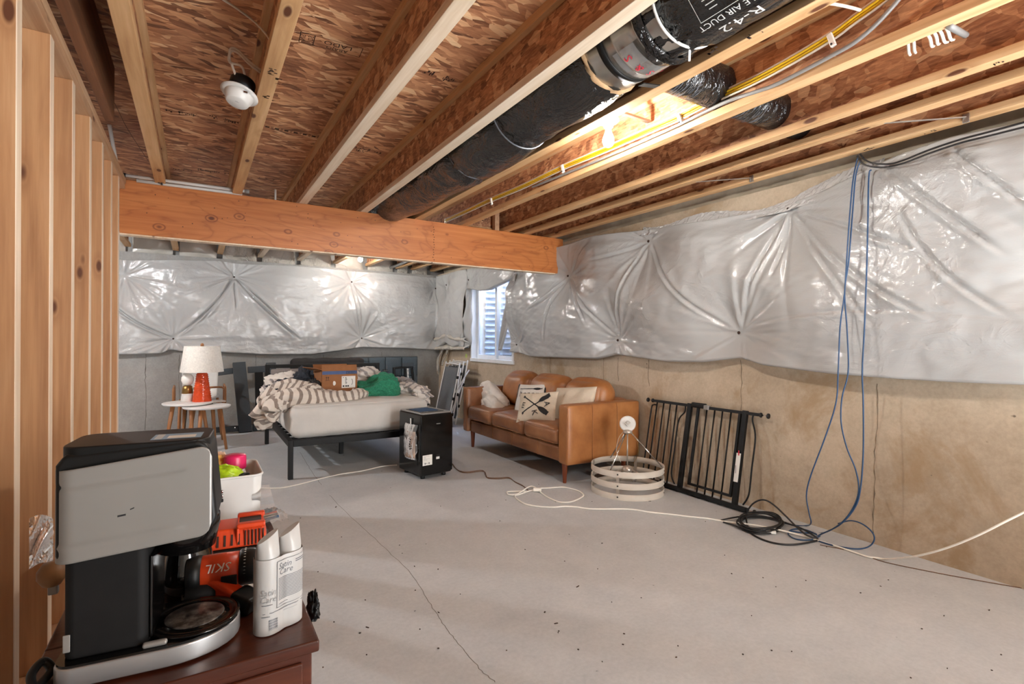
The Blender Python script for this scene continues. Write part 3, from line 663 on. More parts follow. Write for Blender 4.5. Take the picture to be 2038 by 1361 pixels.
# torn crumpled piece under the corner of the blanket
G = np.zeros((22, 10, 3)); 
for i in range(22):
    for j in range(10):
        u = 868+62*i/21; v = 672+24*j/9-9*math.exp(-((i-8)/4)**2)*(1-j/9); p = onX(u, v, XW-.07); p[0] -= .05*math.sin(j*.9+.4)*(1+.3*math.sin(i*1.3)); G[i, j] = p
tc = thing('torn_insulation', 'crumpled torn piece of grey-white insulation facing left of the window, over the cot', 'insulation', onX(895, 690, XW))
MB().grid(G, flip=True).build('crumple', MT['batt_white'], tc, True, solid=.01)
T1 = [(884, 688), (878, 700), (872, 715), (870, 735), (872, 745)]; T2 = [(890, 690), (888, 705), (882, 718), (880, 728)]
for pts, w in ((T1, .05), (T2, .035)):
    P = cr([onX(u, v, XW-.06) for u, v in pts], 6); G = np.zeros((len(P), 4, 3))
    for i, p in enumerate(P):
        ww = w*(1-.85*i/(len(P)-1)); 
        for j in range(4): G[i, j] = p+np.array([.012*math.sin(j*1.6+i*.5), ww*(j/3-.5)*2, 0])
    MB().grid(G).build('strip', MT['batt_white'], tc, True, solid=.003)
tag(MB().obox(onX(928, 708, XW-.004), (1, 0, 0), (0, .95, .3), (0, -.3, .95), .001, .028, .028).build('paper_note', MT['postit']), 'small pale green paper note stuck to the concrete left of the window', 'note')
# silver foil strip showing above the right-hand blanket, rim insulation
G = np.zeros((110, 8, 3)); rg = np.random.default_rng(5)
for i in range(110):
    y = 1.42+1.9*i/109; zt_ = np.interp(y, [q[0] for q in topR], [q[1] for q in topR]); hh_ = .05+.03*math.sin(i*.11)
    for j in range(8): G[i, j] = (XW-.05+.05*j/7-.012*rg.random(), y, zt_-.05+(.05+hh_)*j/7+.006*rg.random())
tag(MB().grid(G, flip=True, smooth=False).build('foil_strip', MT['foil']), 'crinkled silver foil strip along the top of the right wall blanket', 'foil')
G = np.zeros((160, 8, 3))
for i in range(160):
    y = -1.5+9.3*i/159
    for j in range(8): z = 2.272+.31*j/7; G[i, j] = (XW+.06-.05*math.sin(j/7*PI)+.012*fbm(np.array([[y, z]]), 4, 3, 3)[0], y, z)
tag(MB().grid(G, flip=True).build('rim_insulation', MT['batt']), 'beige insulation batt tucked behind the last joist along the right wall', 'insulation')
xs_ = [-1.2]+[q[0] for q in jl]+[3.43]
for i in range(len(xs_)-1):
    x0, x1 = xs_[i]+.036, xs_[i+1]-.036
    if x1-x0 < .1: continue
    G = np.zeros((16, 10, 3))
    for a in range(16):
        for b in range(10): x = x0+(x1-x0)*a/15; z = 2.245+.335*b/9; G[a, b] = (x, YB+.10-.07*math.sin(b/9*PI)*math.sin(a/15*PI)**.5+.02*fbm(np.array([[x*2, z*2]]), 40+i, 1.5, 3)[0], z)
    tag(MB().grid(G).build('rim_batt', MT['batt_white']), ['pale faced insulation batt in the rear rim bay left of the stud wall line', 'pale faced batt in the rear rim bay behind the dark roll', 'pale faced batt in the second rear rim bay over the lamp', 'pale faced batt in the third rear rim bay over the bed headboard', 'pale faced batt in the fourth rear rim bay over the bed', 'pale faced batt in the fifth rear rim bay left of the lit rear bulb', 'brightly lit batt in the rear rim bay behind the rear bulb', 'pale batt in the rear rim bay right of the rear bulb', 'narrow pale batt in the rear rim bay near the corner', 'pale batt in the second last rear rim bay at the corner', 'pale batt in the last rear rim bay at the right wall corner'][i], 'insulation', 'rim batts along the back wall')

# ------------------------------------------------------------------ window and its well
wi = struct('window_1')
def fr(x0, x1, y0, y1, z0, z1, nm='frame'): MB().box(x0, x1, y0, y1, z0, z1).build(nm, MT['window'], wi, bevel=.004)
fr(XW-.018, XW+.16, WY1-.035, WY1, WZ0, WZ1, 'jamb'); fr(XW-.018, XW+.16, WY0, WY0+.035, WZ0, WZ1, 'jamb')
fr(XW-.022, XW+.16, WY0-.01, WY1+.01, WZ0-.012, WZ0+.035, 'sill'); fr(XW-.018, XW+.16, WY0, WY1, WZ1-.035, WZ1, 'head')
YM = 6.128
for y0, y1, x in ((YM-.03, WY1-.035, XW+.07), (WY0+.035, YM+.03, XW+.105)):
    fr(x, x+.032, y0, y0+.045, WZ0+.035, WZ1-.035, 'sash_stile'); fr(x, x+.032, y1-.045, y1, WZ0+.035, WZ1-.035, 'sash_stile')
    fr(x, x+.032, y0+.045, y1-.045, WZ0+.035, WZ0+.085, 'sash_rail'); fr(x, x+.032, y0+.045, y1-.045, WZ1-.08, WZ1-.035, 'sash_rail')
    MB().box(x+.014, x+.018, y0+.045, y1-.045, WZ0+.085, WZ1-.08).build('pane', MT['glass'], wi)
ww = thing('window_well', 'corrugated galvanised steel window well seen through the basement window', 'window well', (4.1, 6.12, .6))
nz, na = 240, 40; G = np.zeros((na, nz, 3))
for i in range(na):
    a = -PI/2+PI*i/(na-1)
    for j in range(nz):
        z = .62+1.75*j/(nz-1); w = .030*(abs(math.sin(z*PI/.088))**.45)
        G[i, j] = (XW+.24+(.50+w)*max(math.cos(a), 0)**.55, 6.12+(.80+w)*math.sin(a), z)
MB().grid(G, flip=True).build('steel_shell', MT['well'], ww, True)
MB().box(XW+.22, XW+.9, 5.3, 6.95, .58, .64).build('gravel_bed', MT['batt'], ww, True)
# ------------------------------------------------------------------ bare bulbs in porcelain holders
def lamp_holder(x, y, z, lab, mk='bulb'):
    t = thing('lamp_holder', lab, 'light', (x, y, z), 0, 'bare bulbs in porcelain holders')
    MB().box(-.105, .308, -.012, .012, .050, .062).build('mounting_bar', MT['galv'], t)
    MB().lathe([(0, .052), (.048, .052), (.05, 0), (.05, 0)], 8).build('ceiling_box', MT['galv'], t)
    MB().lathe([(.0, 0), (.056, 0), (.058, -.008), (.05, -.018), (.028, -.024), (.024, -.045), (0, -.045)], 28).build('holder', MT['porcelain'], t)
    MB().lathe([(.0, -.150), (.012, -.149), (.024, -.140), (.030, -.122), (.029, -.106), (.022, -.085), (.015, -.070), (.014, -.052)], 20).build('bulb', MT[mk], t)
    return t
lamp_holder(1.885, 2.09, 2.385, 'bare lit bulb in a round porcelain holder between the joists, near', 'bulb_near')
lamp_holder(1.885, 6.99, 2.385, 'bare lit bulb in a porcelain holder seen below the beam over the bed, far', 'bulb_far')
lamp_holder(-1.75, 5.4, 2.385, 'unseen fill bulb added behind the stud wall at the rear left of the basement', 'rear_fill_bulb')  # unseen bulb added to brighten the rear of the room
lamp_holder(1.885, -2.45, 2.385, 'bare lit bulb in the same joist bay behind the camera', 'bulb_back')

# ------------------------------------------------------------------ ducts, cables and pipes overhead
def film(P, r, n, seed, amp, cinch=()):
    """a flexible duct: rings along P with bulges, cinched at given fractions; returns grid"""
    P = np.array(P, float); m = len(P); T = np.gradient(P, axis=0); T /= np.linalg.norm(T, axis=1, keepdims=True)
    ang = np.arange(n+1)*2*PI/n; G = np.zeros((m, n+1, 3)); up = np.array([0, 0, 1.])
    rr = np.full(m, r) if np.isscalar(r) else np.array(r)
    for i in range(m):
        s_ = np.cross(T[i], up); s_ /= np.linalg.norm(s_); u_ = np.cross(s_, T[i])
        G[i] = P[i]+(np.cos(ang)[:, None]*s_+np.sin(ang)[:, None]*u_)
    ts = np.linspace(0, 1, m); L = np.linalg.norm(P[-1]-P[0])
    for i in range(m):
        q = np.stack([np.cos(ang)*.6, np.sin(ang)*.6, np.full(n+1, ts[i]*L)], -1)
        d = rr[i]+amp*fbm(q, seed, 1.3, 4)
        for c in cinch:
            k = math.exp(-((ts[i]-c)*L/.05)**2); d = d*(1-.10*k)+k*.008*np.sin(ang*17+seed)
            k2 = math.exp(-((ts[i]-c)*L/.16)**2); d = d+k2*.007*np.sin(ang*13+3*np.sin(ts[i]*40))
        d[-1] = d[0]
        G[i] = P[i]+(G[i]-P[i])*d[:, None]
    return G
DX, DZ, DR = 1.50, 2.432, .192
def duct_fn(y0, phi0, off=.003, r=DR):   # text x runs away from the camera (+y), text y runs round towards +x
    def f(a, b):
        ph = phi0+b/r; return np.array([DX+(r+off)*math.sin(ph), y0+a, DZ-(r+off)*math.cos(ph)])
    return f
fd = thing('flexible_duct', 'long black plastic covered flexible air duct running between two joists over the beam', 'duct', (DX, 3.2, DZ))
yy = np.linspace(1.66, 5.6, 160); P = np.stack([DX+.012*np.sin(yy*2.1), yy, DZ-.012+.02*np.sin(yy*1.7)], -1)
rad = DR*(1+.03*np.sin(yy*5)); rad[:8] *= np.linspace(.90, 1, 8)
cin = [(onZ(u, v, DZ-DR)[1]-1.66)/3.94 for u, v in ((1035, 290), (945, 350))]
MB().grid(film(P, rad, 48, 3, .011, cin)).build('film_sleeve', MT['duct'], fd, True)
for c in cin:
    y = 1.66+c*3.94; i = int(c*159); a = np.linspace(0, 2*PI, 40, endpoint=False); q = P[i]
    MB().tube(np.stack([q[0]+(DR*.955)*np.cos(a), np.full(40, y)+.02*np.sin(a), q[2]+(DR*.955)*np.sin(a)], -1), .004, 6, closed=True).build('tie_band', MT['ink_grey'], fd, True)
tx = MB()
for y in (2.55, 3.0, 3.5): 
    add_text(tx, 'R-4.2', .055, duct_fn(y, .55, .012), 1.3)
tx.build('duct_print', MT['ink_grey'], fd, True)
MB().lathe([(DR*.88, -.02), (DR*.93, .0), (DR*.93, .012), (DR*.90, .02)], 40, (DX, 1.655, DZ), [[1, 0, 0], [0, 0, -1], [0, 1, 0]], disp=lambda i, j: .006*np.sin(j*5.1+i*2), cap=False).build('fiberglass_end', MT['fiberglass'], fd, True)
md = thing('metal_duct_collar', 'shiny galvanised metal duct sleeve with a black strap between two black ducts', 'duct', (DX, 1.45, DZ))
RM = .172; Mx = [[1, 0, 0], [0, 0, 1], [0, -1, 0]]
MB().lathe([(RM-.004, -.40), (RM, -.38), (RM, -.300), (RM+.005, -.295), (RM+.005, -.285), (RM, -.28), (RM, -.19), (RM+.005, -.186), (RM+.005, -.176), (RM, -.17), (RM, .04)], 56, (DX, 1.66, DZ), Mx, cap=False).build('sleeve', MT['galv'], md, True)
MB().lathe([(RM+.0005, -.03), (RM+.003, -.03), (RM+.003, .0), (RM+.0005, .0)], 56, (DX, 1.565, DZ), Mx, cap=False).build('strap', MT['black'], md, True)
MB().bar((DX+.09, 1.565, DZ-.16), (DX+.20, 1.575, DZ-.135), .03, .004).build('strap_tail', MT['black'], md, True)
tape = MB(); fn = duct_fn(1.455, .0, .0045, RM)
add_quad(tape, -.055, .055, -.13, .17, fn); 
n_ = 10; tape = MB(); [add_quad(tape, -.055, .055, -.13+.03*i, -.10+.03*i, fn) for i in range(n_)]
tape.build('clear_tape', MT['bag'], md, True)
tx = MB(); f2 = duct_fn(1.455, .0, .0065, RM)
for k, s_ in ((-.09, 'S'), (-.03, '&'), (.03, 'S'), (.10, 'A')): add_text(tx, s_, .05, (lambda kk: lambda a, b: f2(b, kk-a))(k))
tx.build('tape_print', MT['ink_red'], md, True)
fd2 = thing('flexible_duct', 'black printed flexible air duct at the top edge, tied onto the metal sleeve', 'duct', (DX, .6, DZ))
yy = np.linspace(-.8, 1.345, 110); P2 = np.stack([np.full(110, DX), yy, np.full(110, DZ)], -1)
r2 = np.full(110, DR*1.0); r2[-5:] = np.linspace(DR, RM*1.03, 5); 
MB().grid(film(P2, r2, 48, 8, .006, [.962])).build('film_sleeve', MT['duct'], fd2, True)
a = np.linspace(0, 2*PI, 44, endpoint=False)
MB().tube(np.stack([DX+DR*.925*np.cos(a), 1.255+.012*np.sin(a*2), DZ+DR*.925*np.sin(a)], -1), .0055, 6, closed=True).build('zip_tie', MT['paper'], fd2, True)
MB().bar((DX+.02, 1.255, DZ-DR*.95), (DX+.06, 1.29, DZ-DR*1.02), .008, .004).build('zip_tie_tail', MT['paper'], fd2, True)
G = np.zeros((14, 41, 3)); rg = np.random.default_rng(9)
for i in range(14):
    for j in range(41):
        aa = 2*PI*(j % 40)/40; r_ = RM+.008+.018*abs(math.sin(aa*7+i*.8))*(i/13)*(1-i/13)*3; G[i, j] = (DX+r_*math.cos(aa), 1.325+.045*i/13+(.03*math.sin(aa*3) if i == 13 else 0), DZ+r_*math.sin(aa))
MB().grid(G).build('crumpled_cuff', MT['duct'], fd2, True)
tx = MB(); fp = duct_fn(1.02, .02, .010)
add_text(tx, 'R-4.2', .052, duct_fn(1.03, -.04, .010), 1.35)
add_text(tx, 'FLEXIBLE AIR DUCT', .031, duct_fn(1.00, -.30, .010), 1.1)
fb = duct_fn(.98, -.72, .010)
ink_rect(tx, fb, -.17, .15, -.06, .062, .002)
for i in range(6): add_quad(tx, .07, .07+.05*(1-.08*i), -.045+i*.016, -.042+i*.016, fb); add_quad(tx, -.14, -.02-.01*(i % 3), -.045+i*.016, -.042+i*.016, fb)
fb2 = duct_fn(.83, -.16, .010); ink_rect(tx, fb2, -.03, .03, -.02, .02, .002); add_text(tx, 'UL', .022, fb2)
tx.build('duct_print', MT['ink_white'], fd2, True)
# branch duct crossing through the joists
BY, BZ, BR = 1.655, 2.458, .098
bd = thing('branch_duct', 'round black film wrapped branch duct crossing through the joist webs near the bulb', 'duct', (2.4, BY, BZ))
xx = np.linspace(1.752, 2.98, 90); Pb = np.stack([xx, np.full(90, BY), np.full(90, BZ)], -1); rb_ = np.full(90, BR)
MB().grid(film(Pb, rb_, 36, 14, .004, [])).build('film_sleeve', MT['duct'], bd, True)
MB().lathe([(BR, 0), (BR+.004, .02), (BR, .05), (BR*.6, .14)], 30, (3.0, BY, BZ), [[0, 0, 1], [1, 0, 0], [0, 1, 0]]).build('metal_boot', MT['galv'], bd, True)
G = np.zeros((10, 31, 3))
for i in range(10):
    for j in range(31):
        aa = 2*PI*(j % 30)/30; r_ = BR*(.98-.35*(1-i/9))+.012*math.sin(aa*6+i); G[i, j] = (1.755+.10*i/9, BY+r_*math.cos(aa), BZ+r_*math.sin(aa))
MB().grid(G).build('gathered_end', MT['duct'], bd, True)
pr = MB(); rg = np.random.default_rng(4)
for x0 in (1.93, 2.42):
    for k in range(60):
        x = x0+rg.uniform(-.07, .09); ph = rg.uniform(-.9, .5); l = rg.uniform(.01, .05)
        fnb = lambda a, b, x=x, ph=ph: np.array([x+b, BY+(BR+.007)*math.sin(ph+a/BR), BZ-(BR+.007)*math.cos(ph+a/BR)])
        add_quad(pr, -l/2, l/2, -.0012, .0012, fnb, 3)
pr.build('duct_print', MT['ink_grey'], bd, True)

# wiring along the sixth joist
def wire(name, lab, cat, pts, r, mk, n=6, group=None, cl=False, k=6):
    P = cr(pts, k, cl); o = MB().tube(P, r, n, closed=cl).build(name, MT[mk]); c = P.mean(0)
    return tag(o, lab, cat, group)
def rope_along(name, lab, mk, r, dz, dx, pxs, group):
    pts = [onX(u, v, 2.185-dx)+np.array([0, 0, dz]) for u, v in pxs]; return wire(name, lab, 'cable', pts, r, mk, 6, group)
yl = [(885, 441), (930, 421), (975, 400), (1040, 373), (1118, 336), (1200, 302), (1300, 258), (1350, 236), (1420, 200), (1500, 163), (1580, 120), (1655, 75), (1700, 42), (1752, 5), (1790, -25)]
rope_along('electric_cable', 'yellow electric cable stapled along the joist, lower one of the pair', 'yellow', .0055, 0, 0, yl, 'cables along the joist')
rope_along('electric_cable', 'yellow electric cable stapled along the joist, upper one of the pair', 'yellow', .0055, .014, .003, yl, 'cables along the joist')
rope_along('electric_cable', 'white electric cable lying below the two yellow cables on the joist', 'cable_white', .005, -.012, .004, yl, 'cables along the joist')
rope_along('electric_cable', 'white electric cable just above the two yellow cables on the joist', 'cable_white', .005, .024, .0, yl, 'cables along the joist')
rope_along('conduit_cable', 'thick grey cable curving along the joist beside the yellow cables', 'cable_grey', .0085, 0, .010, [(1060, 372), (1200, 315), (1330, 258), (1440, 205), (1500, 184), (1540, 170), (1600, 140), (1660, 108), (1700, 85), (1740, 52), (1775, 15), (1800, -15)], 'cables along the joist')
for u, v, lab in ((1655, 80, 'white cable clip nailed on the joist nearest the top right, holding yellow cables'), (1353, 237, 'white cable clip holding yellow cables beside the branch duct'), (1120, 336, 'white cable clip holding yellow cables left of the near bulb'), (978, 401, 'white cable clip holding cables closest to the beam')):
    p = onX(u, v, 2.172); t = thing('cable_clip', lab, 'clip', p, 0, 'clips on the cable joist')
    MB().obox((0, 0, 0), (0, .3, .95), (0, .95, -.3), (1, 0, 0), .030, .010, .008).build('clip_body', MT['paper'], t, bevel=.003); MB().lathe([(.004, 0), (.004, .004), (0, .005)], 8, (-.008, -.004, -.02), [[0, 0, -1], [0, 1, 0], [1, 0, 0]]).build('nail', MT['ink'], t)
for k, (u, v, u2, v2, lab) in enumerate(((1800, 78, 1815, 108, 'pair of short white wires poking through the joist, left of three'), (1845, 72, 1862, 90, 'short doubled white wire poking through the joist, middle of three'), (1868, 62, 1890, 82, 'short white wires poking through the joist, right of three'))):
    a, b = onX(u, v, 2.24), onX(u2, v2, 2.42); mb = MB()
    for q in (-.012, .006): mb.tube(cr([a+np.array([-.01, q, .02]), a+np.array([.04, q, .01]), (a+b)/2+np.array([.02, q, -.01]), b+np.array([0, q, .0])], 6), .0055, 6)
    tag(mb.build('wire_stub', MT['cable_white']), lab, 'cable', 'wire stubs through the joist')
tag(MB().tube([onX(1890, 52, 2.24), onX(1922, 70, 2.44)], .011, 8).build('conduit_stub', MT['cable_grey']), 'grey conduit stub through the joist right of the white wires', 'conduit')
wire('electric_cable', 'white cable draped over the strand board in front of the recessed light joist', 'cable', [onZ(u, v, z) for u, v, z in ((430, -10, 2.57), (445, 0, 2.57), (470, 16, 2.565), (500, 38, 2.55), (520, 57, 2.50), (535, 76, 2.44), (538, 85, 2.40))], .0045, 'cable_white')
wire('electric_cable', 'pale loose cables crossing at the top edge over the yellow cables', 'cable', [onZ(u, v, 2.4) for u, v in ((1636, 6), (1660, 8), (1690, 14), (1712, 20))], .0055, 'cable_white')
wire('thin_wire', 'thin brown wire crossing the dark strand board beside the stud wall', 'wire', [onZ(u, v, 2.50) for u, v in ((195, 160), (225, 200), (250, 250), (275, 290), (295, 320))], .0018, 'cable_brown')
# recessed light hanging on its wires
tl = thing('recessed_light', 'white recessed light hanging from its wires below the strand board ceiling', 'light', (.165, 2.68, 2.285))
tilt = np.array(Matrix.Rotation(math.radians(14), 3, 'Y')@Matrix.Rotation(math.radians(-10), 3, 'X'))
MB().lathe([(.045, .004), (.078, .002), (.080, -.002), (.066, -.008), (.055, -.008)], 40, (0, 0, .03), tilt).build('trim_ring', MT['white'], tl)
MB().lathe([(.062, -.004), (.060, -.015), (.048, -.046), (.042, -.050), (0, -.051)], 40, (0, 0, .03), tilt).build('lens', MT['white'], tl)
MB().lathe([(.054, .0), (.054, .065), (.051, .072), (0, .072)], 32, (0, 0, .03), tilt).build('housing', MT['black'], tl)
MB().obox((.02, -.059, .018), (1, 0, 0), (0, 1, 0), (0, 0, 1), .008, .006, .004).build('spring_clip', MT['chrome'], tl)
mk_ = MB(); add_text(mk_, 'LED', .010, lambda a, b: np.array([0, 0, .03])+tilt@np.array([-a, -b-.012, -.0515])); mk_.build('print', MT['ink_grey'], tl)
for q, e in ((0, (.02, .0)), (1, (-.018, .006))):
    top = np.array([-.035, .02, .225+.012*q]); base = np.array([e[0], e[1]-.03, .10])
    pts = [base, base+np.array([-.015, .01, .05]), top-np.array([.006, 0, .05]), top, top+np.array([.03, -.005, -.002]), top+np.array([.08, -.02, -.05]), np.array([.12, -.02, .125+.014*q])]
    MB().tube(cr(pts, 8), .0055, 7).build('wire', MT['cable_white'], tl)
# plastic water pipes on the beam
E = onY(236, 347, YBM-.03)
pp = thing('water_pipe', 'pair of white plastic water pipes clamped along the top of the beam', 'pipe', E)
b1 = onY(491, 381, YBM-.03); b2 = onY(365, 360, YBM-.03)
MB().tube([E, b1], .0115, 10).build('pipe', MT['white'], pp, True); MB().tube([E+np.array([.1, .02, -.022]), b1+np.array([-.03, .02, -.02])], .0115, 10).build('pipe', MT['white'], pp, True)
MB().tube([E+np.array([-.002, 0, .01]), E+np.array([-.02, -.28, ZS-E[2]-.02])], .0115, 10).build('pipe', MT['white'], pp, True)
MB().tube(cr([E+np.array([-.01, -.03, .03]), E+np.array([-.005, -.004, .004]), E+np.array([.04, 0, 0])], 5), .016, 10).build('elbow', MT['black'], pp, True)
for q in (onY(316, 353, YBM-.03), onY(322, 356, YBM-.03)): MB().obox(q-np.array([0, .0, .012]), (1, 0, 0), (0, 1, 0), (0, 0, 1), .005, .016, .03).build('pipe_clamp', MT['black'], pp, True)
MB().lathe([(.016, -.015), (.016, .015), (.013, .018)], 12, b1, [[0, 0, 1], [1, 0, 0], [0, 1, 0]]).build('fitting', MT['cable_grey'], pp, True)
tag(MB().tube([np.append(onZ(550, 396, ZJ)[:1], [YBM+.03, ZJ-.002]), np.append(onZ(550, 396, ZJ)[:1], [YBM+.03, ZJ+.09])], .008, 8).build('pipe_stub', MT['white']), 'short white upright pipe stub above the beam between two joists', 'pipe')
for (a, b, lab) in (((1760, 246), (1923, 233), 'thin metal strap brace with a bright bracket between the last joists, nearer the camera'), ((1385, 362), (1496, 354), 'thin metal strap brace with a bracket between the last joists, nearer the beam')):
    p, q = onX(*a, 2.965), onX(*b, 3.25); t = thing('strap_brace', lab, 'brace', q); p[2] = max(p[2], ZJ+.0)
    MB().bar(p, q, .012, .003).build('rod', MT['nickel'], t, True); MB().obox(q+np.array([0, 0, -.006]), (1, 0, 0), (0, 1, 0), (0, 0, 1), .006, .014, .022).build('bracket', MT['galv'], t, True, bevel=.002)
# dark duct roll in the rear bay, upper left
rl = thing('duct_roll', 'dark wrapped duct in the rear joist bay at upper left, under the beam', 'duct', (-.35, 6.4, 2.45))
xx = np.linspace(-1.0, -.30, 50); MB().grid(film(np.stack([xx, np.full(50, 6.35), np.full(50, 2.43)], -1), .14, 30, 23, .02, [.5, .8])).build('film_sleeve', MT['navy'], rl, True)
wire('conduit_cable', 'short dark conduit in the rear bay right of the far bulb', 'conduit', [onZ(u, v, 2.33) for u, v in ((768, 534), (785, 530), (800, 524), (815, 517))], .022, 'cable_grey')

# ------------------------------------------------------------------ blue and black cables on the right wall
BX = 3.30
wire('network_cable', 'blue cable hanging down the right wall, making the widest loop to the left', 'cable', [onX(u, v, x) for u, v, x in ((1708, 309, BX), (1703, 330, BX), (1696, 372, BX-.05), (1688, 470, BX-.085), (1681, 580, BX-.09), (1672, 650, BX-.09), (1668, 740, BX-.09), (1664, 800, BX-.095), (1644, 865, BX-.10), (1614, 945, BX-.11), (1605, 985, BX-.11), (1610, 1020, BX-.10), (1614, 1040, BX-.095))]+[onZ(u, v, .006) for u, v in ((1605, 1046), (1580, 1045), (1550, 1038))], .0042, 'cable_blue', 6, 'blue cables on the right wall')
wire('network_cable', 'blue cable hanging down the right wall, the middle one of three', 'cable', [onX(u, v, x) for u, v, x in ((1713, 318, BX), (1703, 350, BX), (1697, 420, BX-.05), (1689, 520, BX-.085), (1681, 580, BX-.085), (1686, 660, BX-.085), (1688, 740, BX-.085), (1676, 790, BX-.09), (1674, 840, BX-.09), (1685, 890, BX-.095), (1703, 935, BX-.095), (1709, 975, BX-.095), (1698, 1010, BX-.095), (1675, 1040, BX-.10))]+[onZ(u, v, .006) for u, v in ((1640, 1060), (1600, 1060), (1570, 1056))], .0042, 'cable_blue', 6, 'blue cables on the right wall')
wire('network_cable', 'blue cable hanging down the right wall, rightmost of three, looping on the floor', 'cable', [onX(u, v, x) for u, v, x in ((1734, 338, BX), (1729, 352, BX), (1727, 450, BX-.05), (1724, 560, BX-.085), (1720, 660, BX-.085), (1716, 740, BX-.085), (1718, 800, BX-.085), (1718, 900, BX-.09), (1712, 975, BX-.095), (1700, 1012, BX-.095), (1670, 1045, BX-.10))]+[(onZ(u, v, .006) if onZ(u, v, .006)[0] < 3.36 else onX(u, v, 3.35)) for u, v in ((1632, 1064), (1622, 1072), (1650, 1083), (1700, 1092), (1728, 1088), (1740, 1074), (1735, 1058), (1715, 1042), (1692, 1036), (1668, 1042))], .0042, 'cable_blue', 6, 'blue cables on the right wall')
wire('black_cable', 'black cable curving from the last joist over the blanket edge, upper of two', 'cable', [onX(u, v, 3.27) for u, v in ((1712, 306), (1722, 318), (1740, 325), (1772, 326))]+[onX(u, v, 3.24) for u, v in ((1800, 318), (1850, 298), (1910, 278), (1970, 262), (2050, 240))], .005, 'cable_black', 6, 'black cables at the blanket top')
wire('black_cable', 'black cable curving from the last joist over the blanket edge, lower of two', 'cable', [onX(u, v, 3.265) for u, v in ((1706, 310), (1718, 326), (1738, 332), (1765, 332))]+[onX(u, v, 3.235) for u, v in ((1800, 324), (1850, 305), (1910, 285), (1970, 270), (2050, 250))], .005, 'cable_black', 6, 'black cables at the blanket top')
# black cable coil on the floor
cc = thing('cable_coil', 'tangled coil of black cable on the floor by the baby gate and the right wall', 'cable', onZ(1515, 1045, 0))
rg = np.random.default_rng(12); cen = onZ(1513, 1046, 0); e1 = (onZ(1561, 1046, 0)-onZ(1467, 1043, 0))/2; e2 = (onZ(1514, 1027, 0)-onZ(1514, 1064, 0))/2
for k in range(9):
    a = np.linspace(0, 2*PI, 14, endpoint=False); ra, rb2 = rg.uniform(.80, 1.02), rg.uniform(.72, 1.0)
    P = np.array([cen+e1*ra*math.cos(t+.1*k)+e2*rb2*math.sin(t+.1*k)+np.array([0, 0, .007+.004*k+.004*math.sin(3*t+k)]) for t in a])
    MB().tube(cr(P, 5, True), .0045, 6, closed=True).build('loop', MT['cable_black'], cc, True)
pt = lambda u, v, z: onZ(1400+u/3.194, 960+v/3.194, z)
P = cr([pt(430, 225, .01), pt(530, 258, .02), pt(640, 300, .01), pt(722, 355, .006), pt(700, 375, .006), pt(560, 395, .006), pt(430, 380, .006), pt(320, 335, .006), pt(285, 290, .01)]+[onX(1400+u/3.194, 960+v/3.194, 3.15) for u, v in ((272, 210), (300, 150), (345, 117), (395, 113), (450, 145), (520, 210), (590, 280), (650, 330))]+[pt(725, 362, .008)], 8)
MB().tube(P, .0055, 7).build('big_loop', MT['cable_black'], cc, True)
MB().tube(cr([pt(110, 240, .006), pt(180, 225, .02), pt(250, 215, .01), pt(300, 215, .01)], 6), .005, 6).build('tail', MT['cable_black'], cc, True)
MB().tube(cr([pt(125, 252, .008), pt(200, 275, .01), pt(260, 300, .01), pt(360, 325, .01)], 6), .005, 6).build('tail', MT['cable_black'], cc, True)
MB().tube(cr([pt(720, 330, .006), pt(640, 298, .006), pt(560, 300, .006), pt(540, 330, .006), pt(590, 360, .006), pt(680, 365, .006), pt(740, 340, .006)], 6), .0042, 6).build('blue_loop', MT['cable_blue'], cc, True)
for u, v in ((240, 265), (430, 315)): 
    p = pt(u, v, .012); MB().obox(p, (.6, -.8, 0), (.8, .6, 0), (0, 0, 1), .028, .012, .009).build('white_tie', MT['paper'], cc, True, bevel=.004)
# cream extension cord
q = lambda u, v, z=.006: onZ(980+u/9.075, 880+v/9.075, z)
K = [q(600, 885), q(300, 890), q(268, 915), q(300, 945), q(420, 945), q(510, 900, .012), q(620, 825, .02), q(700, 795, .022), q(770, 815, .018), q(840, 870, .014), q(900, 925), q(1010, 1000), q(1180, 1070), q(1340, 1085), q(1500, 1050), q(1640, 970), q(1610, 910), q(1500, 860), q(1300, 812), q(1150, 815), q(1000, 826), q(860, 832, .012), q(800, 860, .014), q(700, 870), q(600, 900), q(480, 945), q(412, 965), q(440, 1020), q(560, 1100), q(700, 1140), q(900, 1165), q(1100, 1172), q(1300, 1158), q(1500, 1165), q(1815, 1205)]
g = lambda u, v, z=.006: onZ(u, v, z)
K += [g(1250, 1013), g(1293, 1019), g(1340, 1024), g(1368, 1027.5), g(1410, 1032), g(1444, 1038), g(1480, 1042, .02), g(1530, 1050, .02), g(1590, 1064, .012), g(1629, 1076), g(1665, 1087), g(1700, 1099), g(1728, 1108), g(1756, 1112.5)]
w = [(1790, 1111, 3.16), (1823, 1106.5, 3.14), (1862, 1097, 3.12), (1901, 1084, 3.12), (1935, 1070, 3.12), (1964, 1056.5, 3.13), (2000, 1038, 3.15), (2038, 1019, 3.18), (2090, 990, 3.2)]
K += [onX(u, v, x) for u, v, x in w]
ec = thing('extension_cord', 'cream extension cord looped on the floor by the sofa and rising at the right edge', 'cord', onZ(1180, 1012, 0))
P = cr(K, 6); P[:, 2] = np.maximum(P[:, 2], .0055); MB().tube(P, .0052, 7).build('cord', MT['cord'], ec, True)
pg = q(810, 855, .018); MB().obox(pg, (.75, -.65, 0), (.65, .75, 0), (0, 0, 1), .032, .016, .013).build('plug', MT['cord'], ec, True, bevel=.005)
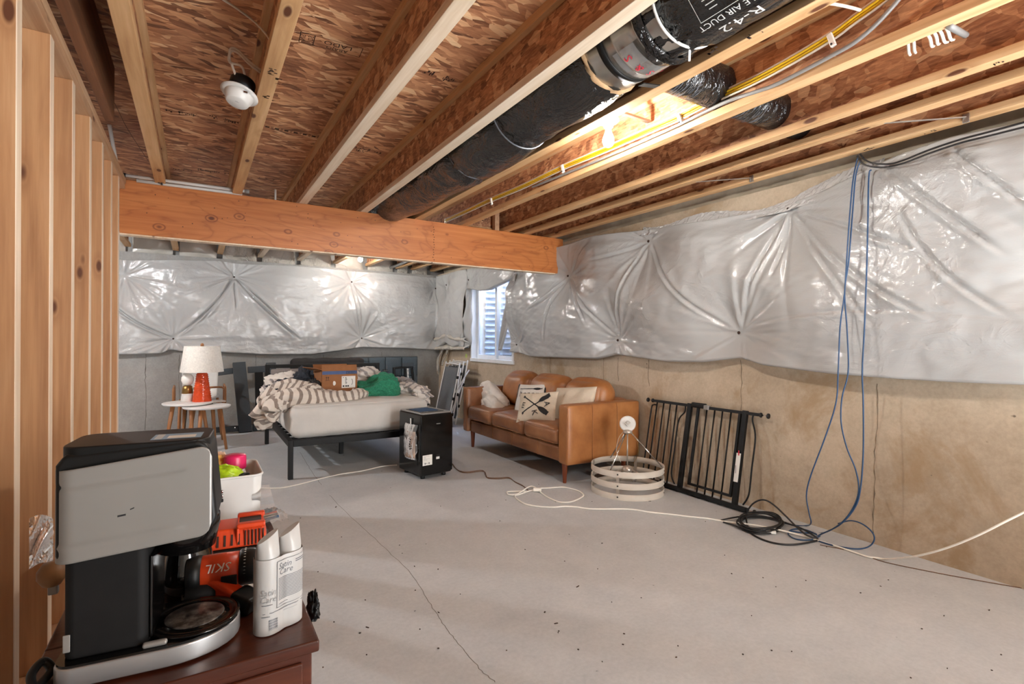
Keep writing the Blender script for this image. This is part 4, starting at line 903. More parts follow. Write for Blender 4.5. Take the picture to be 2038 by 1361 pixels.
wire('thin_wire', 'thin brown wire lying along the floor below the right wall', 'wire', [onZ(u, v, .003) for u, v in ((1632, 1084), (1700, 1098), (1760, 1118), (1850, 1137), (1930, 1152), (2045, 1172))], .0022, 'cable_brown')
# ------------------------------------------------------------------ sofa
SX0, SX1, SY0, SY1 = 2.575, 3.385, 3.31, 5.235
so = thing('sofa', 'tan leather three seat sofa with square arms against the right concrete wall', 'sofa', (2.98, 4.27, 0))
def arm(y0, y1, mat):
    mb = MB(); add_rcube(mb, ((SX0+SX1)/2, (y0+y1)/2, .415), ((SX1-SX0)/2, (y1-y0)/2, .245), .022, 12, (0, .008, .006)); o = mb.build('armrest', mat, so, True)
    for x in (SX0+.255, SX0+.53):
        sd = -1 if y0 == SY0 else 1; ye = (y0-.009 if sd < 0 else y1+.009)
        MB().tube([(x, ye, .19), (x, ye+sd*-.0, .42), (x, ye, .62), (x, ye-sd*.012, .655)], .0022, 5).build('seam', MT['leather_dk'], o, False).location = tuple(-np.array(so.location))
    P = [(SX0+.02, y0+.012, .172+0*.0), (SX0+.004, y0+.012, .30), (SX0+.004, y0+.012, .63), (SX0+.02, y0+.012, .655), (SX1-.03, y0+.012, .657)]
    MB().tube(cr(P, 4), .003, 5).build('seam', MT['leather_dk'], o, False).location = tuple(-np.array(so.location))
    return o
arm(SY0, SY0+.135, MT['leather']); arm(SY1-.105, SY1, MT['leather_dk'])
mb = MB(); add_rcube(mb, (2.99, 4.27, .235), (.385, .84, .065), .02, 10); mb.build('base', MT['leather_dk'], so, True)
for y in (3.78, 4.22, 4.60, 4.85): MB().tube([(2.603, y, .175), (2.603, y, .295)], .0022, 5).build('seam', MT['leather'], so, True)
mb = MB(); add_rcube(mb, (3.31, 4.27, .42), (.07, .82, .25), .03, 8); mb.build('back_frame', MT['leather_dk'], so, True)
ys = [SY0+.137, 3.985, 4.595, SY1-.107]
for k in range(3):
    y0, y1 = ys[k]+.004, ys[k+1]-.004; mb = MB()
    add_rcube(mb, (2.895, (y0+y1)/2, .385), (.325, (y1-y0)/2, .075), .05, 16, (.006, 0, .022), .004, 30+k, 3.0); o = mb.build('seat_cushion', MT['leather_dk'], so, True)
    for z in (.328, .445): MB().tube(cr([(2.575, y0+.05, z), (2.566, (y0+y1)/2, z+.002), (2.575, y1-.05, z)], 8), .003, 5).build('piping', MT['leather'], o, False).location = tuple(-np.array(so.location))
for k in range(3):
    y0, y1 = ys[k]+.006, ys[k+1]-.006; mb = MB()
    for g, fl in rcube((0, 0, 0), (.125, (y1-y0)/2, .20), .115, 22, (.05, 0, .02), .0, 50+k):
        ph = g[..., 1]*62+9*np.sin(g[..., 2]*14+k*2); fr_ = np.exp(-(g[..., 1]/((y1-y0)*.36))**4)
        dn = .0035*np.abs(np.sin(ph*.7))*fr_*(g[..., 0] < .05)
        ll = np.linalg.norm(g, axis=-1, keepdims=True); g = g*(1+dn[..., None]/np.maximum(ll, .05)*1.0)
        g = g+.006*fbm(g*np.array([1, .7, 1.3]), 70+k, 2.2, 3)[..., None]*np.array([1., 0, .6])
        ca, sa = math.cos(.20), math.sin(.20); x, z = g[..., 0], g[..., 2]
        g = np.stack([x*ca+z*sa, g[..., 1], z*ca-x*sa], -1)+np.array([3.13, (y0+y1)/2, .63]); mb.grid(g, flip=fl)
    mb.build('back_cushion', MT['leather'], so, True)
for x, y in ((SX0+.06, 3.425), (SX0+.06, 5.10), (3.30, 3.425), (3.30, 5.10)):
    MB().lathe([(.014, 0), (.016, .005), (.026, .17), (.026, .175)], 14, (x, y, 0)).build('leg', MT['legwood'], so, True)

def pillow(mb, w, h, t, o, ea, eb, seed=0, n=28, sag=0.0, pinch=.06, wr=.004):
    o, ea, eb = [np.array(q, float) for q in (o, ea, eb)]; ea /= np.linalg.norm(ea); eb -= ea*(ea@eb); eb /= np.linalg.norm(eb); en = np.cross(ea, eb)
    def hh(x, y): return t/2*np.maximum((1-np.abs(x)**2.6)*(1-np.abs(y)**2.6), 0)**.55
    def pt(x, y, sd, off=0.0):
        a = w/2*x*(1-pinch*(1-y*y)); b = h/2*y*(1-pinch*(1-x*x)); q = np.stack([a, b], -1)
        z = hh(x, y)*(1+.25*fbm(q, seed, 3.5, 2))+wr*fbm(q, seed+1, 9, 3)*np.minimum(1, hh(x, y)/.02)
        z = sd*(z+off)-sag*(x*x)*.5
        return o+a[..., None]*ea+b[..., None]*eb+z[..., None]*en
    u = np.sin(np.linspace(-1, 1, n)*PI/2); X_, Y_ = np.meshgrid(u, u, indexing='ij')
    mb.grid(pt(X_, Y_, 1)); mb.grid(pt(X_, Y_, -1), flip=True)
    return lambda a, b, off=.003: pt(np.array(a/(w/2)), np.array(b/(h/2)), 1, off)
def fine_quad(mb, x0, x1, y0, y1, f, nx=8, ny=2, ang=0.0, c=(0, 0)):
    ca, sa = math.cos(ang), math.sin(ang); G = np.zeros((nx+1, ny+1, 3))
    for i in range(nx+1):
        for j in range(ny+1):
            a = x0+(x1-x0)*i/nx; b = y0+(y1-y0)*j/ny; G[i, j] = f(c[0]+a*ca-b*sa, c[1]+a*sa+b*ca)
    mb.grid(G)
# initials pillow with crossed paddles
cen = onX(1069, 810, 2.70); p1 = thing('throw_pillow', 'cream pillow with black crossed paddles and letters, front of the sofa', 'pillow', cen, 0, 'pillows on the sofa')
mb = MB(); f = pillow(mb, .42, .29, .11, (0, 0, 0), (.42, -.9, .11), (.40, .22, 1), 3); mb.build('cushion', MT['beige_fab'], p1)
mk_ = MB()
for sx in (1, -1):
    an = math.atan2(.19*sx, .30)
    fine_quad(mk_, -.15, .10, -.006, .006, f, 16, 2, an, (0, 0.012))
    for i in range(12):
        x0 = .05+i*.0105; wd = .026*math.sin(min(1, (i+1.5)/8)*PI/2)*(1 if i < 10 else .85)
        fine_quad(mk_, x0, x0+.0107, -wd, wd, f, 1, 4, an*(1) if True else 0, (0, .012))
    fine_quad(mk_, -.165, -.145, -.012, .012, f, 2, 2, an, (0, .012))
def letter(mb, ch, size, cx, cy, rot, f):
    ca, sa = math.cos(rot), math.sin(rot); add_text(mb, ch, size, lambda a, b: f(cx+a*ca-b*sa, cy+a*sa+b*ca, .009))
def serif(mb, bars, cx, cy, rot, sc):
    for x0, x1, y0, y1, a in bars: fine_quad(mb, x0*sc, x1*sc, y0*sc, y1*sc, f, 3, 2, rot+a, (cx, cy))
mk_.build('paddle_print', MT['ink'], p1)
for ch_, sz_, cx_, cy_, ro_ in (('E', .085, -.125, .0, -.15), ('A', .085, .135, .012, -1.35), ('K', .085, .02, -.078, -1.35)):
    mk_ = MB(); letter(mk_, ch_, sz_, cx_, cy_, ro_, f); mk_.build('letter', MT['ink'], p1)
cen = onX(1057, 801, 2.90); p2 = thing('throw_pillow', 'white pillow with black side bands and script, behind the crossed paddle pillow', 'pillow', cen, 0, 'pillows on the sofa')
mb = MB(); f = pillow(mb, .42, .40, .12, (0, 0, 0), (.30, -.95, .08), (.36, .16, 1), 5); mb.build('cushion', MT['white_fab'], p2)
mk_ = MB(); fine_quad(mk_, -.205, -.185, -.20, .20, f, 2, 14); fine_quad(mk_, .175, .20, -.20, .20, f, 2, 14); fine_quad(mk_, -.15, .15, .135, .145, f, 10, 2)
for i in range(8): fine_quad(mk_, .03+i*.012, .042+i*.012, .14-.014*math.sin((i+1)/8*2.6), .14+.014*math.sin((i+1)/8*2.6), f, 1, 2)
letter(mk_, 'honor', .10, 0.0, .075, 0, f)
mk_.build('print', MT['ink'], p2)
cen = np.array([2.925, 3.705, .60]); p3 = thing('throw_pillow', 'plain beige pillow lying against the near arm of the sofa', 'pillow', cen, 0, 'pillows on the sofa')
mb = MB(); pillow(mb, .50, .36, .13, (0, 0, 0), (.16, -1, .10), (.42, 0.1, .9), 7, 28, 0, .03); mb.build('cushion', MT['beige_fab'], p3)
cen = onX(985, 800, 2.86); p4 = thing('throw_pillow', 'crumpled white pillow slumped at the far end of the sofa', 'pillow', cen, 0, 'pillows on the sofa')
mb = MB(); M4 = np.array(Matrix.Rotation(math.radians(24), 3, 'X')@Matrix.Rotation(math.radians(-18), 3, 'Y'))
for c_, hs_, r_, sd in (((0, .04, .02), (.085, .26, .15), .08, 3), ((-.10, -.15, -.06), (.06, .13, .14), .055, 4), ((-.03, .15, -.05), (.10, .15, .09), .08, 6)):
    for g, fl in rcube((0, 0, 0), hs_, r_, 30, (.03, .02, .02)):
        g = g@M4.T+np.array(c_); d = .020*fbm(g*np.array([1, 1, 1.4]), sd, 2.6, 4)-.020*np.abs(np.sin(g[..., 1]*26+g[..., 2]*18+3*fbm(g, sd+9, 2, 2)))
        g = g+d[..., None]*np.array([-1., -.2, .5]); mb.grid(g, flip=fl)
mb.build('cushion', MT['white_fab'], p4)

# ------------------------------------------------------------------ bed
bx0, bx1, by0, by1 = .665, 1.965, 4.655, 6.40
be = thing('platform_bed', 'black metal platform bed frame with a grey padded headboard', 'bed', (1.31, 5.5, 0))
for x in (bx0+.02, bx1-.02):
    for y in (by0+.02, by1-.02): MB().box(x-.02, x+.02, y-.02, y+.02, 0, .33).build('leg', MT['black_metal'], be, True, bevel=.003)
for x, y in ((1.29, 5.47), (1.29, 6.1)): MB().box(x-.02, x+.02, y-.02, y+.02, 0, .27).build('leg', MT['black_metal'], be, True, bevel=.003)
for x in (bx0+.02, bx1-.02): MB().box(x-.02, x+.02, by0+.04, by1-.04, .275, .33).build('side_rail', MT['black_metal'], be, True, bevel=.003)
for y in (by0+.02, by1-.02): MB().box(bx0+.04, bx1-.04, y-.02, y+.02, .275, .33).build('end_rail', MT['black_metal'], be, True, bevel=.003)
MB().box(1.27, 1.31, by0+.04, by1-.04, .275, .315).build('centre_rail', MT['black_metal'], be, True)
for i in range(9): y = 4.8+i*.18; MB().box(bx0+.04, bx1-.04, y-.03, y+.03, .316, .330).build('slat', MT['black_metal'], be, True)
hb = MB().box(bx0, bx0+.045, by1-.04, by1, .33, .895).box(bx1-.045, bx1, by1-.04, by1, .33, .895).box(bx0+.045, bx1-.045, by1-.04, by1, .855, .895).build('headboard_frame', MT['black_metal'], be, True, bevel=.003)
mb = MB(); add_rcube(mb, ((bx0+bx1)/2, by1-.03, .63), ((bx1-bx0)/2-.055, .02, .215), .018, 10); mb.build('headboard_panel', MT['grey_fab'], be, True)
ma = thing('mattress', 'thick mattress in a white fitted sheet on the black metal bed', 'mattress', (1.31, 5.5, .33))
mb = MB()
for g, fl in rcube((1.315, 5.52, .475), (.625, .84, .145), .075, 26, (.012, .02, .02)):
    side = sm(.60, .40, g[..., 2]); g = g+(.006*np.sin(g[..., 0]*55+4*np.sin(g[..., 2]*11))+.006*fbm(g, 61, 2, 3))[..., None]*side[..., None]*np.array([0, -1., 0]); g = g+(.006*np.sin(g[..., 1]*50+3*np.sin(g[..., 2]*13)))[..., None]*side[..., None]*np.array([-1., 0, 0])*(g[..., 0:1] < 1); mb.grid(g, flip=fl)
mo = mb.build('sheet', MT['sheetfab'], ma, True)
MB().tube(cr([(.70, 4.90, .600), (.72, 4.72, .606), (.76, 4.685, .607), (1.3, 4.672, .612), (1.85, 4.685, .607), (1.93, 4.75, .604)], 8), .004, 6).build('piping', MT['sheetfab'], mo, False).location = tuple(-np.array(ma.location))
# striped duvet bunched along the foot and hanging off the left corner
dv = thing('striped_duvet', 'crumpled white duvet with grey brown stripes bunched over the foot of the bed', 'duvet', (.9, 5.1, .62))
def rope_cloth(path, rad, n, seed, amp, twist=0.0, flat=.7):
    P = cr(path, 10); m = len(P); R_ = np.interp(np.linspace(0, 1, m), np.linspace(0, 1, len(rad)), rad)
    T = np.gradient(P, axis=0); T /= np.linalg.norm(T, axis=1, keepdims=True); ang = np.linspace(0, 2*PI, n+1); G = np.zeros((m, n+1, 3)); UV = np.zeros((m, n+1, 2))
    Ls = np.concatenate([[0], np.cumsum(np.linalg.norm(np.diff(P, axis=0), axis=1))])
    for i in range(m):
        s_ = np.cross(T[i], [0, 0, 1.]); s_ /= max(np.linalg.norm(s_), 1e-6); u_ = np.cross(s_, T[i]); aa = ang+twist*i/m
        q = np.stack([np.cos(aa)*.5, np.sin(aa)*.5, np.full(n+1, Ls[i])], -1); r_ = R_[i]*(1+amp*fbm(q, seed, 1.6, 4)); r_[-1] = r_[0]
        G[i] = P[i]+r_[:, None]*(np.cos(aa)[:, None]*s_+flat*np.sin(aa)[:, None]*u_); UV[i, :, 0] = Ls[i]+.02*np.sin(aa*2+i*.1); UV[i, :, 1] = ang/6.28+.01
    return G, UV
mb = MB()
K_ = lambda u, v, y: onY(u, v, y)
for path, rad, sd, fl_ in (
  ([K_(528, 852, 5.0), K_(524, 828, 4.98), K_(538, 806, 4.95), K_(562, 797, 4.90), K_(600, 792, 4.86), K_(640, 797, 4.84), K_(665, 800, 4.84), K_(690, 796, 4.88), K_(716, 788, 4.98), K_(728, 785, 5.1)], [.055, .085, .095, .09, .085, .085, .085, .075, .06, .03], 5, .95),
  ([K_(545, 838, 4.84), K_(540, 818, 4.82), K_(552, 803, 4.86), K_(585, 796, 4.95), K_(640, 790, 5.0), K_(690, 790, 5.05)], [.03, .06, .075, .085, .08, .05], 6, .9),
  ([K_(533, 830, 5.35), K_(534, 800, 5.3), K_(548, 780, 5.25), K_(580, 772, 5.2), K_(610, 778, 5.1), K_(640, 785, 5.05)], [.05, .09, .10, .10, .09, .04], 7, .8),
  ([K_(600, 775, 5.0), K_(622, 775, 4.98), K_(640, 782, 4.97)], [.04, .06, .04], 8, .9)):
    G, UV = rope_cloth(path, rad, 34, sd, .26, .6, fl_); mb.grid(G, uv=UV)
mb.build('cover', MT['duvet'], dv, True)
# lumps of bedding and clothes
def lump(name, lab, cat, c, size, seed, mat, group=None, amp=.18, rz=0.0, f=1.6, n=36, part='cloth'):
    t = thing(name, lab, cat, c, rz, group); th = np.linspace(0, PI, n)[:, None]; ph = np.linspace(0, 2*PI, n+9)[None, :]
    q = np.stack([np.sin(th)*np.cos(ph), np.sin(th)*np.sin(ph), np.cos(th)*np.ones_like(ph)], -1); r_ = 1+amp*fbm(q, seed, f, 4)-amp*.5*np.abs(fbm(q, seed+5, f*1.5, 2))
    G = q*r_[..., None]; G[..., 2] = np.where(G[..., 2] < -.35, -.35+.1*(G[..., 2]+.35), G[..., 2]); G = G*np.array(size)
    UV = np.stack([G[..., 0]+.3*G[..., 2]+1, G[..., 1]+1], -1); MB().grid(G, uv=UV, flip=False).build(part, mat, t); return t
lump('bed_pillow', 'white rumpled bedding at the left head of the bed below the headboard', 'bedding', K_(572, 762, 5.75), (.20, .25, .11), 21, MT['white_fab'])
lump('bed_pillow', 'white bedding with faint grey stripes at the left edge of the bed', 'bedding', K_(545, 780, 5.45), (.11, .28, .12), 22, MT['stripe2'])
lump('dark_clothing', 'dark navy clothing heaped on the bed left of the cardboard box', 'clothing', K_(612, 766, 5.45), (.16, .18, .15), 23, MT['navy'], None, .25)
lump('dark_clothing', 'black clothing lying low between striped duvet and cardboard box', 'clothing', K_(585, 772, 5.3), (.20, .14, .09), 24, MT['navy'], None, .25)
lump('dark_clothing', 'black bag-like bundle pressed against the left side of the cardboard box', 'clothing', K_(624, 774, 5.15), (.07, .10, .09), 25, MT['black_fab'], None, .22)
lump('striped_sheet', 'grey and white striped sheet spilling over the far right corner of the bed', 'bedding', onZ(815, 782, .62), (.17, .42, .10), 26, MT['stripe2'])
mb = MB(); G, UV = rope_cloth([onX(850, 806, 1.96), onX(845, 795, 1.96), onX(836, 782, 1.95), onX(822, 772, 1.92), onX(805, 768, 1.86), onX(790, 775, 1.75)], [.03, .05, .06, .07, .07, .04], 26, 33, .22, .4, .6); 
t = thing('striped_sheet', 'pale bedding hanging over the right edge of the mattress near the folded cot', 'bedding', (1.95, 5.1, .6)); mb.grid(G, uv=UV); mb.build('cloth', MT['stripe2'], t, True)
lump('folded_cloth', 'pink and white striped cloth just right of the cardboard box', 'bedding', K_(732, 748, 5.45), (.13, .15, .10), 27, MT['stripe2'], None, .12, .3)
lump('folded_cloth', 'small blue cloth corner between the cardboard box and green knit pillow', 'bedding', K_(713, 772, 5.25), (.05, .08, .05), 28, MT['teal'])
lump('grey_blanket', 'dark grey rumpled blanket behind the green knit pillow', 'bedding', K_(800, 765, 5.5), (.14, .25, .08), 29, MT['grey_fab'], None, .2)
# green chunky knit pillow
gp = thing('knit_pillow', 'chunky green cable knit pillow on the bed right of the cardboard box', 'pillow', K_(750, 776, 5.14))
mb = MB()
for g, fl in rcube((0, 0, 0), (.215, .15, .10), .075, 54, (.0, .0, .035)):
    ph1 = g[..., 0]*60; ph2 = (g[..., 1]+g[..., 2]*.9)*60; kn = np.abs(np.sin(ph1*.5+.9*np.sin(ph2)))*np.abs(np.cos(ph2*.5))
    L = np.linalg.norm(g, axis=-1, keepdims=True); g = g+g/np.maximum(L, .03)*(.022*kn-.006)[..., None]
    dent = np.exp(-(((g[..., 0]+.05)/.07)**2+((g[..., 1]-.0)/.10)**2))*(g[..., 2] > 0); g[..., 2] = g[..., 2]-.06*dent+.06*g[..., 0]
    g = g+.02*fbm(g, 44, 2.2, 2)[..., None]*np.array([.5, .5, 1.])
    M3 = np.array(Matrix.Rotation(math.radians(-12), 3, 'Z')@Matrix.Rotation(math.radians(22), 3, 'X')@Matrix.Rotation(math.radians(-6), 3, 'Y')); mb.grid(g@M3.T, flip=fl)
mb.build('knit_cover', MT['green'], gp)
# open cardboard box
P0 = K_(640, 790, 5.08); ang = math.radians(6); bxw, bxd, bxh = .345, .26, .27
cb = thing('cardboard_box', 'open brown cardboard box with a white label standing on the bed', 'box', (P0[0], P0[1], .615), ang)
tk = .004
MB().box(0, bxw, 0, tk, 0, bxh).build('front_wall', MT['card'], cb); MB().box(0, bxw, bxd-tk, bxd, 0, bxh).build('back_wall', MT['card'], cb)
MB().box(0, tk, 0, bxd, 0, bxh).box(bxw-tk, bxw, 0, bxd, 0, bxh).build('side_walls', MT['card'], cb); MB().box(0, bxw, 0, bxd, 0, tk).build('bottom', MT['card_in'], cb)
MB().bar((-.0, bxd/2, bxh), (-.085, bxd/2-.02, bxh+.03), bxd*.95, tk).build('flap', MT['card'], cb); MB().bar((bxw, bxd/2, bxh), (bxw+.01, bxd/2, bxh-.09), bxd*.9, tk).build('flap', MT['card'], cb)
MB().bar((bxw/2, 0, bxh), (bxw/2, .015, bxh+.055), bxw*.98, tk).build('flap', MT['card'], cb); MB().bar((bxw/2, bxd, bxh), (bxw/2, bxd+.03, bxh+.05), bxw*.98, tk).build('flap', MT['card_in'], cb)
ff = plane_fn((0, -.0015, 0), (1, 0, 0), (0, 0, 1)); mb = MB(); add_quad(mb, .19, .325, .10, .215, ff); mb.build('label', MT['paper'], cb)
ff = plane_fn((0, -.003, 0), (1, 0, 0), (0, 0, 1)); mb = MB()
for i in range(14):
    a = -.9+1.8*i/13; x, z = .275+.022*math.cos(a), .158+.034*math.sin(a); add_quad(mb, x-.002, x+.002, z-.003, z+.003, ff)
for i in range(9): add_quad(mb, .225+.004*math.sin(i*2.1), .238+.005*math.sin(i*1.3), .140+i*.007, .144+i*.007, ff)
for x in (.20, .225, .245): add_quad(mb, x, x+.016, .112, .126, ff)
add_quad(mb, .20, .21, .20, .206, ff); add_quad(mb, .225, .24, .20, .203, ff)
ink_rect(mb, ff, .235, .325, .235, .262, .003); add_text(mb, 'W-503', .022, lambda a, b: ff(.28+a, .2485+b), 1.05)
for x in (.042, .060): add_quad(mb, x, x+.004, .185, .215, ff); add_quad(mb, x-.005, x+.009, .206, .210, ff)
add_quad(mb, .034, .074, .178, .181, ff)
mb.build('print', MT['ink'], cb)
mb = MB(); ff = plane_fn((0, -.0035, 0), (1, 0, 0), (0, 0, 1)); mb.add([ff(.115+.018*math.cos(t)*(1 if math.cos(t) > 0 else .55), .15+.022*math.sin(t)) for t in np.linspace(0, 2*PI, 16, endpoint=False)], [tuple(range(16))]); mb.build('torn_patch', MT['paper'], cb)
ff = plane_fn((0, -.002, 0), (1, 0, 0), (0, 0, 1)); mb = MB(); add_quad(mb, .005, .34, bxh-.035, bxh-.003, ff); mb.build('blue_band', MT['blue_tape'], cb)
cl = thing('glass_vial', 'small clear cylinder leaning at the lower right corner of the box', 'bottle', K_(703, 780, 5.02)); MB().lathe([(.016, -.02), (.016, .02), (.010, .024), (.010, .034), (0, .035)], 14).build('body', MT['white'], cl)

# ------------------------------------------------------------------ dehumidifier
a0 = math.radians(9); dh = thing('dehumidifier', 'glossy black dehumidifier standing on the floor in front of the bed', 'dehumidifier', (1.618, 4.075, 0), a0)
dw, dd, dhh = .312, .395, .565
mb = MB(); pr_ = rrect(0, dw, 0, dd, .022, 5); mb.prism(pr_, .035, dhh-.012); mb.build('body', MT['black_gloss'], dh, bevel=.010, seg=3)
MB().prism(rrect(.005, dw-.005, .005, dd-.005, .02, 5), dhh-.012, dhh).build('top_rim', MT['silver'], dh, bevel=.004)
MB().prism(rrect(.03, dw-.05, .05, dd-.06, .02, 5), dhh, dhh+.003).build('control_panel', MT['black_gloss'], dh)
vs_ = MB(); [vs_.box(.05, dw-.08, .11+i*.02, .118+i*.02, dhh+.003, dhh+.006) for i in range(10)]; vs_.build('top_grille', MT['cable_blue'], dh)
MB().box(.0, dw, -.004, .012, .05, dhh-.02).build('front_panel', MT['black_gloss'], dh, bevel=.003)
MB().box(-.0022, .006, .06, .11, .12, .46).build('side_slot', MT['black'], dh); MB().box(-.004, .002, .012, .030, .16, .47).build('side_slot', MT['black'], dh, bevel=.002)
MB().box(.145, .185, -.0065, -.003, .465, .472).build('badge', MT['silver'], dh)
MB().box(.012, .105, -.0055, -.003, .125, .212).build('label', MT['paper'], dh)
mb = MB(); ff = plane_fn((0, -.0062, 0), (1, 0, 0), (0, 0, 1))
for i in range(5): add_quad(mb, .02, .02+.06*(.6+.4*math.sin(i*1.9)), .170+i*.008, .1715+i*.008, ff)
add_quad(mb, .03, .042, .135, .148, ff); add_quad(mb, .068, .08, .136, .148, ff); add_quad(mb, .046, .058, .14, .144, ff); mb.build('print', MT['ink_grey'], dh)
MB().box(.145, .178, -.0058, -.003, .165, .185).build('bucket_window', MT['paper'], dh); MB().box(.145, .182, -.0062, -.0035, .187, .205).build('bucket_window', MT['black'], dh)
for x, y in ((.05, .06), (dw-.05, .06), (.05, dd-.06), (dw-.05, dd-.06)): MB().lathe([(.018, 0), (.020, .012), (.014, .036)], 12, (x, y, 0)).build('caster', MT['black'], dh)
pb = thing('document_bag', 'clear plastic bag holding folded papers taped to the dehumidifier side', 'bag', (0, 0, 0))
bm4 = dh.matrix_basis if False else Matrix.Translation(dh.location)@Matrix.Rotation(a0, 4, 'Z')
def DL(x, y, z): return np.array((bm4@Vector((x, y, z)))[:])
pb.location = tuple(DL(-.03, .2, .1)); G = np.zeros((16, 20, 3)); G2 = np.zeros((16, 20, 3)); G3 = np.zeros((16, 14, 3))
for i in range(16):
    for j in range(20):
        y = .06+.20*i/15+(.012*math.sin(j*.9) if i in (0, 15) else 0); z = .165+.30*j/19; bl_ = .045*math.sin(i/15*PI)**.7*(math.sin((j+2)/22*PI)**.5)
        G[i, j] = DL(-.008-bl_-.006*math.sin(i*2.1+j*.6), y, z); G2[i, j] = DL(-.005, y, z)
    for j in range(14): G3[i, j] = DL(-.010-.030*math.sin((i+1)/17*PI)-.004*math.sin(i*2.6), .075+.17*i/15, .18+.225*j/13)
MB().grid(G).build('film', MT['bag'], pb, True); MB().grid(G3).build('manual', MT['strawpaper'], pb, True, solid=.006)
mb = MB(); 
for i in range(3): 
    for k in range(5): p = DL(-.048-.0, .105+.01*math.sin(k), .26+.02*k); mb.obox(p, (0, 1, 0), (1, 0, 0), (0, 0, 1), .006, .002, .006)
mb.build('print', MT['ink'], pb, True)
MB().obox(DL(-.012, .16, .475), (0, 1, .1), (1, 0, 0), (0, 0, 1), .008, .002, .035).build('tape', MT['paper'], pb, True)
wire('power_cord', 'cream power cord lying on the floor from the dehumidifier towards the white bin', 'cord', [onZ(u, v, .005) for u, v in ((790, 925), (760, 928), (720, 937), (680, 943), (640, 952), (610, 960), (580, 967), (555, 971), (520, 971), (470, 968))], .0045, 'cord')
dc = thing('power_cord', 'thin dark double power cord on the floor from dehumidifier towards the sofa', 'cord', onZ(960, 937, 0))
for dx in (0, 2.0):
    MB().tube(cr([onZ(u+dx, v+dx*.9, .004) for u, v in ((899, 921), (905, 930), (915, 937), (930, 939), (960, 936), (966, 945), (970, 950), (990, 951), (1012, 950), (1024, 958), (1040, 966), (1050, 975))], 6), .0032, 6).build('wire', MT['cable_brown'], dc, True)

# ------------------------------------------------------------------ folded cot in the corner
ct = thing('folded_cot', 'folded camping cot with grey fabric and white tube frame leaning in the corner', 'cot', (3.0, 6.5, 0))
B_ = np.array([2.93, 6.42, .03]); ew = np.array([.03, 1, 0]); ew /= np.linalg.norm(ew); eh = np.array([.20, .06, .80]); eh /= np.linalg.norm(eh); en = np.cross(eh, ew); en = en if en[0] < 0 else -en
cw, chh = .50, .84
def CT(a, b, n_): return B_+ew*a+eh*b+en*n_
for k, (n0, nm) in enumerate(((.0, 'front'), (-.055, 'mid'), (-.11, 'rear'))):
    sh = .03*k
    P = [CT(a, b+sh, n0) for a, b in ((0, .02), (0, chh-.05), (.05, chh), (cw-.05, chh), (cw, chh-.05), (cw, .02), (cw-.05, 0), (.05, 0))]
    MB().tube(cr(P, 4, True), .011, 8, closed=True).build('tube_frame', MT['white'], ct, True)
    G = np.array([[CT(.018+(cw-.036)*i/7, .04+(chh-.085)*j/9+sh, n0+.004-.012*math.sin(i/7*PI)*math.sin(j/9*PI)) for j in range(10)] for i in range(8)])
    MB().grid(G).build('fabric', MT['cotgrey'], ct, True, solid=.004)
mb = MB()
for b in np.linspace(.08, chh-.08, 9): mb.tube([CT(0, b, .002), CT(.03, b, .004)], .005, 6)
for a in np.linspace(.06, cw-.06, 8): mb.tube([CT(a, chh, .002), CT(a, chh-.035, .004)], .005, 6)
mb.build('spring_hooks', MT['chrome'], ct, True)
for a, b in (((-.012, .10, .0), (-.012, .70, -.11)), ((-.012, .70, .0), (-.012, .15, -.11)), ((-.014, .45, -.01), (-.014, .80, -.15)), ((-.012, .02, -.05), (-.012, .80, -.02))): MB().tube([CT(*a), CT(*b)], .010, 7).build('leg', MT['white'], ct, True)
mb = MB(); [mb.obox(CT(-.016, b, n_), eh, ew, en, .02, .008, .014) for b, n_ in ((.15, -.03), (.28, -.10), (.43, -.05), (.58, -.11), (.72, -.04), (.36, 0), (.66, 0))]; mb.build('hinge_blocks', MT['black'], ct, True)

# ------------------------------------------------------------------ dismantled furniture along the back wall
def lean(c, w, h, y0, y1): # board leaning on the back wall
    return None
br = thing('bed_rail_set', 'dark slate dismantled wooden bed end leaning on the back wall left of the bed', 'bed end', (.55, 7.4, 0))
def LB(u, v, y): return onY(u, v, y)
zt_, zb_ = .86, .0; ly = lambda z: 7.30+.35*z
def LP(x0, x1, z0, z1, th, nm, dx=0.0, mat='slate', bev=.006):
    a = np.array([x0+x1, 2*ly(z0), 2*z0])/2; b = np.array([x0+x1+2*dx, 2*ly(z1), 2*z1])/2; return MB().bar(a, b, x1-x0, th, (0, -1, .3)).build(nm, MT[mat], br, True, bevel=bev)
LP(.465, .615, .0, .87, .07, 'post', -.06)
def HR(xa, xb, za, zb, h, th, nm, off=.0): 
    return MB().bar((xa, ly(za)+off, za), (xb, ly(zb)+off, zb), th, h).build(nm, MT['slate'], br, True, bevel=.008)
HR(.20, .48, .74, .775, .075, .05, 'top_rail', .03); HR(.58, .86, .775, .785, .085, .05, 'top_rail', .0); HR(.20, .52, .05, .05, .07, .05, 'bottom_rail', .03); HR(.62, .90, .05, .06, .08, .05, 'bottom_rail', .0)
LP(.66, .76, .08, .74, .03, 'slat', .0, 'black_matte'); LP(.78, .90, .08, .74, .03, 'slat', .0, 'black_matte'); LP(.80, .92, .72, .86, .05, 'post', .0)
for x, z in ((.42, .07), (.70, .08)): MB().lathe([(.01, 0), (.01, .006), (.006, .008), (0, .008)], 8, (x, ly(z)-.03, z), [[1, 0, 0], [0, 0, -1], [0, 1, 0]]).build('bolt', MT['chrome'], br, True)
MB().obox((.83, ly(.5)-.03, .52), (1, 0, 0), (0, 1, 0), (0, 0, 1), .008, .003, .018).build('white_tag', MT['paper'], br, True)
sc_ = MB()
